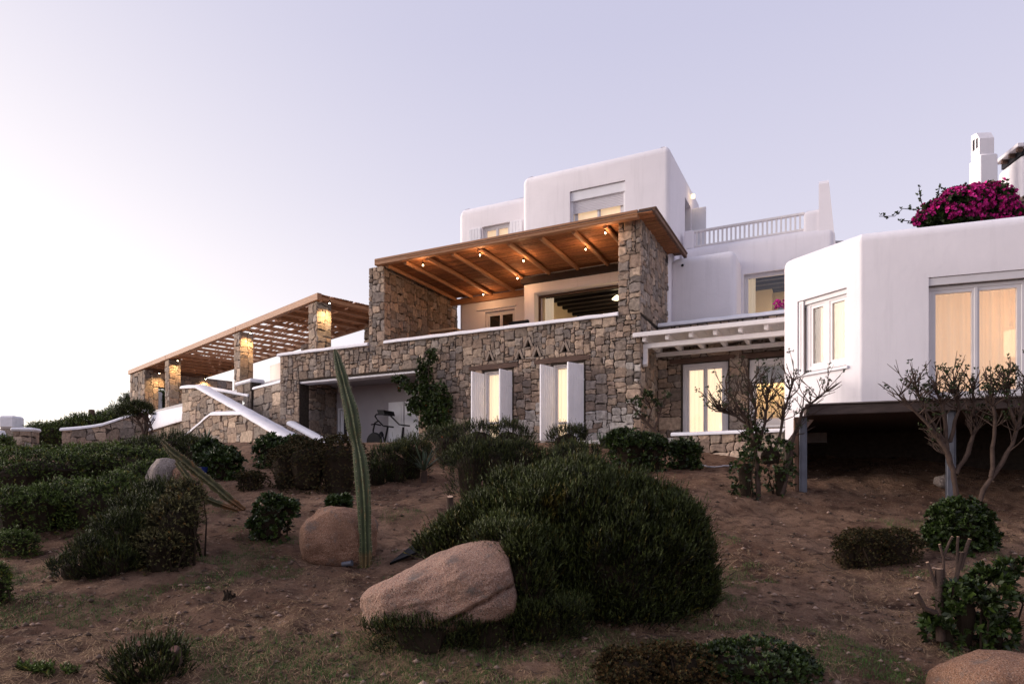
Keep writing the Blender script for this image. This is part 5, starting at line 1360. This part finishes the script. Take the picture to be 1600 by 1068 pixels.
# bougainvillea above the annex
rs = np.random.RandomState(33); Yb = 20.8
bg_ = thing('bougainvillea', 'bougainvillea in magenta bloom spilling over the hill wall above the annex', 'climbing plant', W, ((1520 - 800) / F * Yb, Yb, 7.2))
Lm = px_lumps([(1472, 334, 30, 20), (1508, 318, 36, 26), (1545, 316, 34, 28), (1566, 330, 20, 20), (1446, 344, 16, 10), (1542, 298, 18, 10), (1505, 350, 56, 14), (1584, 334, 14, 14)], Yb)
P, D = shell(Lm, 2600, rs, depth=.5, low=-1.1, clump=.25)
v, f, c = rosettes(P, D, rs, .2, 6, .11, .04, tone=(.5, 1.2)); put('foliage', npmesh('foliage', local(v, OFF[bg_.name]), f, c), LEAF, bg_)
P, D = shell([(a, b, c_, d * 1.03, e_ * 1.05, h * 1.03) for a, b, c_, d, e_, h in Lm], 2600, rs, depth=.12, low=-1.1, clump=.25)
keep = vnoise(P[:, 0] * 3.2, P[:, 2] * 3.2, 5) > .33; P, D = P[keep], D[keep]
v, f, c = rosettes(P, D, rs, .2, 6, .085, .040, tone=(.7, 1.35)); put('blossoms', npmesh('blossoms', local(v, OFF[bg_.name]), f, c), mat('magenta_bract', (.62, .028, .29), .6, .15, 3, attr=True), bg_)
m2 = MB(); spr = []
for path in ([(1445, 345), (1425, 332), (1405, 330), (1392, 342), (1368, 342)], [(1440, 340), (1432, 315), (1430, 298)], [(1455, 330), (1460, 305), (1462, 292)], [(1470, 325), (1472, 300)], [(1445, 345), (1420, 350), (1400, 348)]):
    q = [((u - 800) / F * Yb, Yb - .2, (HOR - v_) / F * Yb) for u, v_ in path]; m2.tube(q, [.018, .015] + [.01] * (len(q) - 2), 5)
    for a, b in zip(q, q[1:]):
        for _ in range(5): w_ = rs.rand(); spr.append([a[i] + (b[i] - a[i]) * w_ for i in range(3)])
ob('stem', m2, TWIG, bg_)
v, f, c = rosettes(np.array(spr) + rs.normal(size=(len(spr), 3)) * .05, np.tile([[0, 0, 1.]], (len(spr), 1)), rs, .2, 4, .09, .03); put('spray_leaves', npmesh('spray_leaves', local(v, OFF[bg_.name]), f, c), LEAF, bg_)
kp = thing('flower_pot_plant', 'small magenta flowering plant behind the upper window coping', 'plant', V, (3.15, 2.8, 4.9))
v, f, c = rosettes(rs.normal(size=(40, 3)) * .09 + np.array([3.33, 2.7, 5.35]), unit(rs.normal(size=(40, 3))), rs, .2, 5, .06, .03); put('blossoms', npmesh('blossoms', local(v, OFF[kp.name]), f, c), bpy.data.materials['magenta_bract'], kp)
m2 = MB(); m2.lathe([(.10, 4.42), (.13, 4.7), (.14, 5.0), (.05, 5.3)], (3.33, 2.7, 0), 10); ob('pot', m2, CONC, kp)

# yucca and agave rosettes
def blades(name, label, u, v, Y, n, ln, wd, seed, m, up=.55, cat='plant'):
    rs = np.random.RandomState(seed); at = ((u - 800) / F * Y, Y, (HOR - v) / F * Y); t = thing(name, label, cat, W, at)
    m2 = MB()
    for k in range(n):
        th = k * 2.39996; el = rs.uniform(up - .35, 1.35); d = Vector((math.cos(th) * math.cos(el), math.sin(th) * math.cos(el), math.sin(el))); s_ = Vector((-math.sin(th), math.cos(th), 0)); l = ln * rs.uniform(.7, 1.1)
        p = [Vector(at) + d * l * f + Vector((0, 0, -.16 * l * f * f)) for f in (0.02, .4, .75, 1)]; w = [wd * .7, wd, wd * .6, .001]; c = rs.uniform(.7, 1.4)
        vs = []
        for q, ww in zip(p, w): vs += [q - s_ * ww, q + s_ * ww]
        m2.add(vs, [(0, 1, 3, 2), (2, 3, 5, 4), (4, 5, 7, 6)], (c, c, c))
    ob('leaf_rosette', m2, m, t, cols=True, kind='stuff')
    m2 = MB(); m2.tube([Vector(at) - Vector((0, 0, .3)), Vector(at)], [.07, .06], 8); ob('stem', m2, BARK, t)
YUC = mat('grey_green_blade', (.075, .10, .062), .5, .15, 3, attr=True)
blades('yucca', 'spiky grey green yucca in the middle of the dark shrubs', 663, 735, base(663, 752), 46, .75, .016, 41, YUC)
blades('agave', 'spiky agave against the foot of the lower stair wall', 322, 693, 19.0, 26, .55, .03, 42, YUC)
blades('agave', 'small spiky aloe at the kerb under the stone corner', 940, 698, 17.5, 30, .55, .022, 43, YUC)

for k, (lab, lm) in enumerate([('far strip of low green cover at the foot of the gate piers', [(20, 715, 45, 12), (75, 714, 40, 12)]), ('far strip of low green cover at the foot of the long garden wall', [(140, 712, 45, 13), (190, 710, 36, 14)]),
       ('far strip of low green cover below the white terrace band', [(240, 706, 40, 14), (290, 702, 34, 14)])]):
    shrub('shrub', lab, lm, 19.0, 'soft', 1500, 190 + k, group='shrubs on the slope', size=1.7)
# ------------------------------------------------------------------ rocks
import bmesh
from mathutils import noise as mnoise
def granite(name, col, dark, pale):
    m = bpy.data.materials.new(name); m.use_nodes = True; t = m.node_tree; b = t.nodes['Principled BSDF']; b.inputs['Roughness'].default_value = .9; b.inputs['Specular IOR Level'].default_value = .15
    tcn = t.nodes.new('ShaderNodeTexCoord')
    def noise(s, d=6):
        n = t.nodes.new('ShaderNodeTexNoise'); n.inputs['Scale'].default_value = s; n.inputs['Detail'].default_value = d; n.inputs['Roughness'].default_value = .65; t.links.new(tcn.outputs['Object'], n.inputs[0]); return n.outputs[0]
    def mix(x, lo, hi, a, c):
        r = t.nodes.new('ShaderNodeMapRange'); r.inputs[1].default_value = lo; r.inputs[2].default_value = hi; t.links.new(x, r.inputs[0])
        q = t.nodes.new('ShaderNodeMix'); q.data_type = 'RGBA'; t.links.new(r.outputs[0], q.inputs[0])
        if isinstance(a, tuple): q.inputs[6].default_value = (*a, 1)
        else: t.links.new(a, q.inputs[6])
        q.inputs[7].default_value = (*c, 1); return q.outputs[2]
    c = mix(noise(2.2), .40, .65, col, tuple(x * .72 for x in col))
    c = mix(noise(85, 2), .50, .60, c, pale); c = mix(noise(105, 2), .55, .64, c, dark); c = mix(noise(4.5), .55, .70, c, (.17, .145, .13)); c = mix(noise(1.6), .50, .72, c, tuple(x * .55 for x in col))
    t.links.new(c, b.inputs['Base Color'])
    bp = t.nodes.new('ShaderNodeBump'); bp.inputs['Strength'].default_value = 1.0; bp.inputs['Distance'].default_value = .05; t.links.new(noise(28, 10), bp.inputs['Height']); t.links.new(bp.outputs[0], b.inputs['Normal'])
    return m
GR = granite('pink_granite', (.38, .225, .165), (.07, .045, .035), (.46, .33, .26))
GRT = granite('tan_granite', (.30, .16, .10), (.09, .05, .035), (.42, .27, .19))
GRP = granite('pale_granite', (.32, .26, .23), (.12, .09, .08), (.44, .39, .36))
def boulder(label, u, v, ru, rv, Y, m, tilt=0, seed=1, amp=.12, ry=None, crack=None, sub=5, power=2.4, taper=0.0):
    s = Y / F; at = ((u - 800) * s, Y, (HOR - v) * s); t = math.radians(tilt)
    rf_ = random.Random(seed * 17); facets = [(Vector((rf_.uniform(-1, 1), rf_.uniform(-1.2, .2), rf_.uniform(-.2, 1))).normalized(), rf_.uniform(.58, .74)) for _ in range(7)]
    bm = bmesh.new(); bmesh.ops.create_icosphere(bm, subdivisions=sub, radius=1)
    for w in bm.verts:
        d = w.co.normalized(); r = (abs(d.x) ** power + abs(d.y) ** power + abs(d.z) ** power) ** (-1 / power)
        r *= 1 + amp * 2 * (mnoise.fractal(d * 1.1 + Vector((seed * 7.3, 0, 0)), 1.0, 2.0, 4) ) * .6 + .022 * mnoise.noise(d * 6 + Vector((seed, 0, 0))) + .012 * mnoise.noise(d * 17)
        x, y, z = d.x * r * ru * s, d.y * r * (ry or (ru + rv) / 2) * s, d.z * r * rv * s
        y *= 1 + taper * d.x; z *= 1 + taper * d.x
        for pn_, pc in facets:
            dd = x * pn_.x + y * pn_.y + z * pn_.z - pc * max(ru, rv) * s * .5 * (abs(pn_.x) * ru + abs(pn_.z) * rv + abs(pn_.y) * (ry or (ru + rv) / 2)) / max(ru, rv) * 2
            if dd > 0: x -= pn_.x * dd * .8; y -= pn_.y * dd * .8; z -= pn_.z * dd * .8
        if crack:
            (cx0, cz0, cx1, cz1) = [q * s for q in crack]; L2 = math.hypot(cx1 - cx0, cz1 - cz0)
            xr, zr = x * math.cos(t) - z * math.sin(t), x * math.sin(t) + z * math.cos(t)
            dist = ((xr - cx0) * (cz1 - cz0) - (zr - cz0) * (cx1 - cx0)) / L2 + .006 * math.sin(xr * 30)
            if y < 0.1: y += .07 * math.exp(-(dist / .016) ** 2) + (.03 if dist > 0 else 0)
        w.co = (x * math.cos(t) - z * math.sin(t), y, x * math.sin(t) + z * math.cos(t))
    me = bpy.data.meshes.new('boulder'); bm.to_mesh(me); bm.free(); smooth(me, 60)
    o = put('boulder', me, m); o.location = at
    return tag(o, label, 'boulder', 'granite boulders on the slope')
boulder('long pink granite boulder with a diagonal crack under the great dark mound', 706, 921, 142, 60, 6.75, GR, 15, 3, .10, 80, (-20, -48, 95, 18), 6, 2.9, .20)
boulder('rounded tan boulder beside the foot of the tall cactus', 530, 842, 57, 50, base(530, 880) + .15, GRT, -8, 5, .10, 50, None, 5, 2.6)
boulder('pale upright pointed rock under the fallen cactus', 256, 752, 25, 48, base(258, 790) + .1, GRP, -12, 7, .14, 26, None, 4, 1.7)
boulder('pinkish small rock leaning against the pale upright rock', 283, 752, 10, 28, base(258, 790), GRT, 10, 8, .12, 14, None, 4, 2.2)
boulder('tan speckled boulder cut by the bottom corner of the picture', 1565, 1085, 100, 62, 5.35, GRT, 8, 9, .10, 80, None, 5, 2.4)
boulder('small grey stone at the foot of the pruned tree by the deck', 1475, 752, 15, 10, base(1475, 760), GRP, 0, 10, .2, 12, None, 3)

# ------------------------------------------------------------------ cacti
CACT = mat('cactus_skin', (.044, .058, .026), .55, .15, 6, .2, 30, attr=True, spec=.3)
FALL = mat('withered_cactus_skin', (.052, .050, .024), .65, .35, 9, .4, 25, attr=True, spec=.15)
SPINE = mat('pale_spine', (.38, .32, .22), .7, .1, 5)
def cactus(t, path, Y, ribs, seed, deep=.30, nsub=5, thin=.92, m=None):
    rg = random.Random(seed); s = Y / F
    P = [Vector(((u - 800) * s, Y + (q[0] if q else 0), (HOR - v) * s)) for u, v, r, *q in path]; Rr = [p[2] * s * thin for p in path]
    pts = []; rad = []
    for k in range(len(P) - 1):
        a = P[max(k - 1, 0)]; b = P[k]; c = P[k + 1]; d = P[min(k + 2, len(P) - 1)]
        for j in range(nsub):
            f = j / nsub
            pts.append(.5 * ((2 * b) + (c - a) * f + (2 * a - 5 * b + 4 * c - d) * f * f + (3 * b - a - 3 * c + d) * f ** 3)); rad.append(Rr[k] * (1 - f) + Rr[k + 1] * f)
    pts.append(P[-1]); rad.append(Rr[-1])
    n = ribs * 4; vs = []; cs = []; fs = []; sp = MB()
    for i, (p, r) in enumerate(zip(pts, rad)):
        d = (pts[min(i + 1, len(pts) - 1)] - pts[max(i - 1, 0)]).normalized(); x = d.cross(Vector((0, 1, 0))).normalized(); y = d.cross(x)
        for k in range(n):
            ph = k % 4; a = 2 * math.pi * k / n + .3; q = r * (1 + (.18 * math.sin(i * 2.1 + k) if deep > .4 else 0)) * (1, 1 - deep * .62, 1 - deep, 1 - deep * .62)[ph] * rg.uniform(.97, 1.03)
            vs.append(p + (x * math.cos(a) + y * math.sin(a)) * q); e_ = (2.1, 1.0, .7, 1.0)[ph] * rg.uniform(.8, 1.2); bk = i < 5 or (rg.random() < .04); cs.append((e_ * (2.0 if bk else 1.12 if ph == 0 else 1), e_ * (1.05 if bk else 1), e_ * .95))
            if ph == 0 and i % 1 == 0 and 0 < i < len(pts) - 1:
                o_ = (x * math.cos(a) + y * math.sin(a))
                for _ in range(3):
                    dr = (o_ + Vector((rg.uniform(-.7, .7), rg.uniform(-.7, .7), rg.uniform(-.7, .7)))).normalized(); w = d * .0022; sp.add([vs[-1] - w, vs[-1] + w, vs[-1] + dr * .024], [(0, 1, 2)])
    mm_ = len(pts)
    for i in range(mm_ - 1): fs += [(i * n + k, i * n + (k + 1) % n, (i + 1) * n + (k + 1) % n, (i + 1) * n + k) for k in range(n)]
    fs.append(tuple((mm_ - 1) * n + k for k in range(n))); fs.append(tuple(range(n - 1, -1, -1)))
    mb = MB(); mb.v = vs; mb.f = fs; mb.c = cs
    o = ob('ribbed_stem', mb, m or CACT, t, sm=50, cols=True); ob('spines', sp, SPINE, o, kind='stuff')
Yc = base(570, 884)
ct = thing('tall_cactus', 'tall ribbed column cactus leaning over the bare slope', 'cactus', W, ((570 - 800) / F * Yc, Yc, gz((570 - 800) / F * Yc, Yc)))
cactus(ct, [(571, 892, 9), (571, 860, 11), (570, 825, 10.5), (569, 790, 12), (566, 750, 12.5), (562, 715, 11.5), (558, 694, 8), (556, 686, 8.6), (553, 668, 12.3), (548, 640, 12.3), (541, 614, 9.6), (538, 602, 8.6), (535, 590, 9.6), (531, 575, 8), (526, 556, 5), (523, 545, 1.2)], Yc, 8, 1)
Yf = base(378, 797)
fc = thing('fallen_cactus', 'fallen ribbed cactus lying across the pale upright rock', 'cactus', W, ((378 - 800) / F * Yf, Yf, gz((378 - 800) / F * Yf, Yf)))
cactus(fc, [(382, 796, 5), (360, 780, 8), (335, 758, 8.5), (310, 738, 9), (288, 720, 9.5), (272, 708, 8), (262, 698, 6), (252, 687, 2)], Yf, 5, 2, .5, 5, .86, FALL)
cactus(fc, [(372, 797, 3), (345, 788, 5.5), (325, 780, 6), (312, 770, 5.5), (302, 757, 5), (288, 738, 5.5), (276, 722, 4)], Yf - .15, 4, 3, .5, 5, .9, FALL)

# ------------------------------------------------------------------ small things on the slope
REDW = mat('weathered_cut_wood', (.20, .105, .075), .85, .2, 12)
def stump(label, u, v, Y, r, h, lean=(0, 0), n=1, seed=1, group=None, cm=None):
    s = Y / F; at = ((u - 800) * s, Y, (HOR - v) * s); t = thing('tree_stump', label, 'stump', W, at, group); rg = random.Random(seed)
    a = Vector(at); b = a + Vector((lean[0], lean[1], h)); d = (b - a).normalized()
    m2 = MB(); m2.tube([a - Vector((0, 0, .08)), a.lerp(b, .5) + Vector((rg.uniform(-.01, .01), 0, 0)), b], [r * 1.25, r, r * .95], 10); ob('bark', m2, BARK, t, sm=50)
    m2 = MB(); m2.tube([b, b + d * .004], [r * .9, r * .88], 10); ob('cut_face', m2, cm or CUTW, t)
    return t
stump('sawn stump with pale cut face in the dark tuft, the upper of the pair', 222, 1012, 5.85, .035, .05, (.0, -.05), seed=1, cm=REDW); stump('sawn stump with pale cut face in the dark tuft, the one nearer the middle', 276, 1020, 5.85, .038, .05, (.01, -.05), seed=2, cm=REDW)
stump('small sawn stump with round pale face beside the great dark mound', 704, 795, base(704, 800), .055, .20, (.0, -.07), seed=3)
rs = np.random.RandomState(51)
at = gp(357, 935); t = thing('broken_stump', 'broken dark brown stump alone on the dry slope', 'stump', W, at); m2 = MB()
for k in range(16):
    th = rs.uniform(0, 6.28); r_ = rs.uniform(.0, .07); p = Vector((at[0] + r_ * math.cos(th), at[1] + r_ * math.sin(th), at[2] - .03)); m2.tube([p, p + Vector((rs.uniform(-.04, .04), rs.uniform(-.04, .04), rs.uniform(.06, .15)))], [.028, .010], 5)
ob('splintered_wood', m2, TWIG, t)
# sawn limbs in the leafy bush
Yl = base(1510, 1010); t = thing('sawn_trunk', 'sawn forked trunk with pale cut ends rising out of the glossy bush', 'stump', W, ((1480 - 800) / F * Yl, Yl, gz((1480 - 800) / F * Yl, Yl)))
def lp(u, v, dy=0): s = (Yl + dy) / F; return Vector(((u - 800) * s, Yl + dy, (HOR - v) * s))
for path, r_ in (([(1470, 1000), (1468, 950), (1467, 920), (1467, 888)], .036), ([(1468, 930), (1455, 895), (1449, 878)], .016), ([(1470, 960), (1445, 950), (1432, 926)], .024), ([(1475, 905), (1474, 870), (1468, 850)], .012), ([(1474, 870), (1484, 845), (1488, 838)], .011), ([(1480, 960), (1495, 900), (1502, 862)], .02), ([(1495, 905), (1496, 850), (1497, 838)], .012), ([(1500, 890), (1512, 850), (1515, 842)], .017)):
    q = [lp(u, v, -.02) for u, v in path]; m2 = MB(); m2.tube(q, [r_ * 1.2] + [r_] * (len(q) - 1), 8); lo_ = ob('limb', m2, BARK, t, sm=50)
    d = (q[-1] - q[-2]).normalized(); m2 = MB(); m2.tube([q[-1], q[-1] + d * .004], [r_ * .92, r_ * .9], 8); ob('cut_face', m2, CUTW, lo_)
def floodlight(label, u, v, Y, r, ln, ang):
    s = Y / F; p = Vector(((u - 800) * s, Y, (HOR - v) * s)); d = Vector((math.cos(ang), -.3, math.sin(ang))).normalized(); t = thing('garden_spotlight', label, 'lamp', W, tuple(p), 'garden spotlights')
    m2 = MB(); m2.tube([p - d * ln / 2, p + d * ln / 2], [r * .92, r], 14); h = ob('housing', m2, STEEL, t, sm=40)
    m2 = MB(); m2.tube([p + d * (ln / 2), p + d * (ln / 2 + .012)], [r * 1.12, r * 1.12], 14); ob('rim', m2, STEEL, h, sm=40)
    m2 = MB(); m2.tube([p, p - Vector((0, 0, .14))], [.012, .012], 6); ob('spike', m2, BLACK, t)
floodlight('silver tube spotlight lying by the tan boulder and cactus foot', 542, 880, base(542, 886), .035, .13, .15)
floodlight('tiny silver spotlight on bare soil near the sprawling shrub', 86, 814, base(86, 818), .035, .10, .1)
Ys = base(635, 880); s_ = Ys / F; t = thing('black_sheet', 'black tilted plastic sheet on the soil between the cactus and the mound', 'sheet', W, ((635 - 800) * s_, Ys, (HOR - 880) * s_))
q = [((u - 800) * s_, Ys + d, (HOR - v) * s_) for u, v, d in ((610, 878, -.05), (616, 872, .1), (655, 840, .35), (662, 848, .2), (650, 862, .05))]; m2 = MB()
m2.add(q + [(x, y + .02, z - .03) for x, y, z in q], [tuple(range(5)), tuple(range(9, 4, -1))] + [(i, 5 + i, 5 + (i + 1) % 5, (i + 1) % 5) for i in range(5)]); ob('sheet', m2, BLACK, t)
m2 = MB(); pth = []
for k in range(24):
    f = k / 23; u = 1085 + 65 * f; v = 705 + 12 * f + 4 * math.sin(f * 5); p = gp(u, min(v + 18, 735)); pth.append((p[0], p[1], p[2] + .03))
m2.tube(pth, .018, 8); tag(ob('garden_hose', m2, mat('pale_hose', (.42, .42, .46), .5, .05, 3), sm=60), 'pale garden hose lying on the soil before the low whitewashed wall', 'hose')
p = gp(316, 752); s_ = p[1] / F; t = thing('blue_bowl', 'blue shallow bowl among the shrubs by the fallen cactus', 'bowl', W, (p[0], p[1], p[2]))
m2 = MB(); m2.lathe([(.08, .0), (.14, .10), (.15, .11), (.13, .10), (.07, .02)], (p[0], p[1], (HOR - 738) * s_), 16); ob('bowl', m2, mat('blue_glaze', (.02, .04, .22), .35, .1, 3), t, sm=50)
for k, (u, v, Y, lb) in enumerate([(412, 716, 18.5, 'white flower head at the stair foot shrub'), (541, 703, 18.5, 'white garden globe behind the tall cactus')]):
    p = ((u - 800) / F * Y, Y, (HOR - v) / F * Y); m2 = MB(); m2.lathe([(.01, -.09), (.06, -.07), (.09, 0), (.06, .07), (.01, .09)], p, 12); m2.tube([p, (p[0], p[1], gz(p[0], p[1]))], .012, 5); tag(ob('garden_globe', m2, COPING, sm=50), lb, 'globe')

# ------------------------------------------------------------------ loose ground cover
rs = np.random.RandomState(61)
def scatter(n, y0=4.6, y1=15.0):
    y = y0 * (y1 / y0) ** rs.rand(n); x = (rs.rand(n) * 1.7 - .85) * y; return x, y
# gravel and clods
x, y = scatter(15000); z = g(x, y)
oct_ = np.array([(1, 0, 0), (-1, 0, 0), (0, 1, 0), (0, -1, 0), (0, 0, 1), (0, 0, -1)], float); of_ = np.array([(0, 2, 4), (2, 1, 4), (1, 3, 4), (3, 0, 4), (2, 0, 5), (1, 2, 5), (3, 1, 5), (0, 3, 5)])
sz = .006 + .034 * rs.rand(15000) ** 7; vv = (oct_[None] * rs.uniform(.6, 1.2, (15000, 6, 1))) * sz[:, None, None] * np.array([1.2, 1, .7]); vv += np.stack([x, y, z + sz * .3], 1)[:, None]
cc = (.5 + 2.0 * rs.rand(15000, 1, 1) ** 2.5) * np.ones((15000, 6, 3)); ff = (of_[None] + (np.arange(15000) * 6)[:, None, None]).reshape(-1, 3)
tag(put('gravel', npmesh('gravel', vv.reshape(-1, 3), ff, cc.reshape(-1, 3)), mat('soil_crumb', (.15, .105, .08), .95, .2, 5, attr=True, spec=.05)), 'loose gravel and soil crumbs over the bare slope', 'gravel', kind='stuff')
def blade_mesh(x, y, h, w, lean, tone, curl=.5):
    n = len(x); z = g(x, y) - .004; th = rs.uniform(0, 6.28, n); d = np.stack([np.cos(th), np.sin(th), np.zeros(n)], 1); s = np.stack([-np.sin(th), np.cos(th), np.zeros(n)], 1)
    b = np.stack([x, y, z], 1); up = np.array([0, 0, 1.]); le = lean[:, None]
    m = b + (up * (1 - le) + d * le) * (h * .55)[:, None]; t = b + (up * (1 - le * 1.25) + d * le * 1.3) * h[:, None]
    t[:, 2] = np.maximum(t[:, 2], g(t[:, 0], t[:, 1]) + .004); m[:, 2] = np.maximum(m[:, 2], g(m[:, 0], m[:, 1]) + .006)
    W_ = s * w[:, None]; v = np.stack([b - W_, b + W_, m + W_ * .8, m - W_ * .8, t], 1)
    k = np.arange(n) * 5; f = np.concatenate([np.stack([k, k + 1, k + 2], 1), np.stack([k, k + 2, k + 3], 1), np.stack([k + 3, k + 2, k + 4], 1)])
    return v.reshape(-1, 3), f, np.repeat(tone[:, None, :], 5, 1).reshape(-1, 3)
# green grass in the patches at the bottom and in small tufts higher up
x, y = scatter(230000, 4.6, 11)
u = 800 + F * x / y; vpx = HOR - F * g(x, y) / y
m_ = vnoise(x * 1.1, y * 1.1, 21) * .6 + vnoise(x * 3.2, y * 3.2, 22) * .4
wgt = np.exp(-((u - 620) / 300) ** 2) * np.clip((7.0 - y) / .5, 0, 1) * .27 + .03 * (y < 9)
k = m_ + wgt > .64; x, y = x[k], y[k]; n = len(x); tn = rs.uniform(.6, 1.4, n)
v, f, c = blade_mesh(x, y, rs.uniform(.03, .085, n), rs.uniform(.0014, .003, n), rs.uniform(.1, .8, n), np.stack([tn, tn, tn], 1))
tag(put('green_grass', npmesh('green_grass', v, f, c), mat('short_green_grass', (.070, .120, .030), .7, .2, 3, attr=True, spec=.15)), 'thin patches of short green grass in the foreground', 'grass', kind='stuff')
# dry straw and litter
x, y = scatter(150000, 4.6, 13.5)
m_ = vnoise(x * .9, y * .9, 31) * .55 + vnoise(x * 3.5, y * 3.5, 32) * .45
u = 800 + F * x / y; wgt = .14 * (y < 7.4) - .05 * ((u > 1000) & (y > 6.2)) - .06 * (y > 9)
k = (m_ + wgt > .57) & (rs.rand(len(x)) < .75); x, y = x[k], y[k]; n = len(x); tn = rs.uniform(.5, 1.5, n)
v, f, c = blade_mesh(x, y, rs.uniform(.04, .17, n), rs.uniform(.0012, .003, n), rs.uniform(.75, 1.0, n), np.stack([tn, tn * .95, tn * .85], 1))
tag(put('dry_straw', npmesh('dry_straw', v, f, c), mat('dry_straw', (.36, .25, .16), .85, .2, 3, attr=True, spec=.05)), 'dry straw and dead grass strewn over the slope', 'straw', kind='stuff')
# fallen twigs
m2 = MB(); x, y = scatter(170, 4.8, 14)
for a, b in zip(x, y):
    th = rs.uniform(0, 6.28); l = rs.uniform(.08, .35); q = [(a + math.cos(th) * l * k + rs.uniform(-.02, .02), b + math.sin(th) * l * k + rs.uniform(-.02, .02)) for k in (-.5, 0, .5)]
    m2.tube([(p, r_, gz(p, r_) + .012) for p, r_ in q], [.004, .006, .003], 4)
tag(ob('fallen_twigs', m2, BARK), 'dry fallen twigs scattered on the slope', 'twigs', kind='stuff')
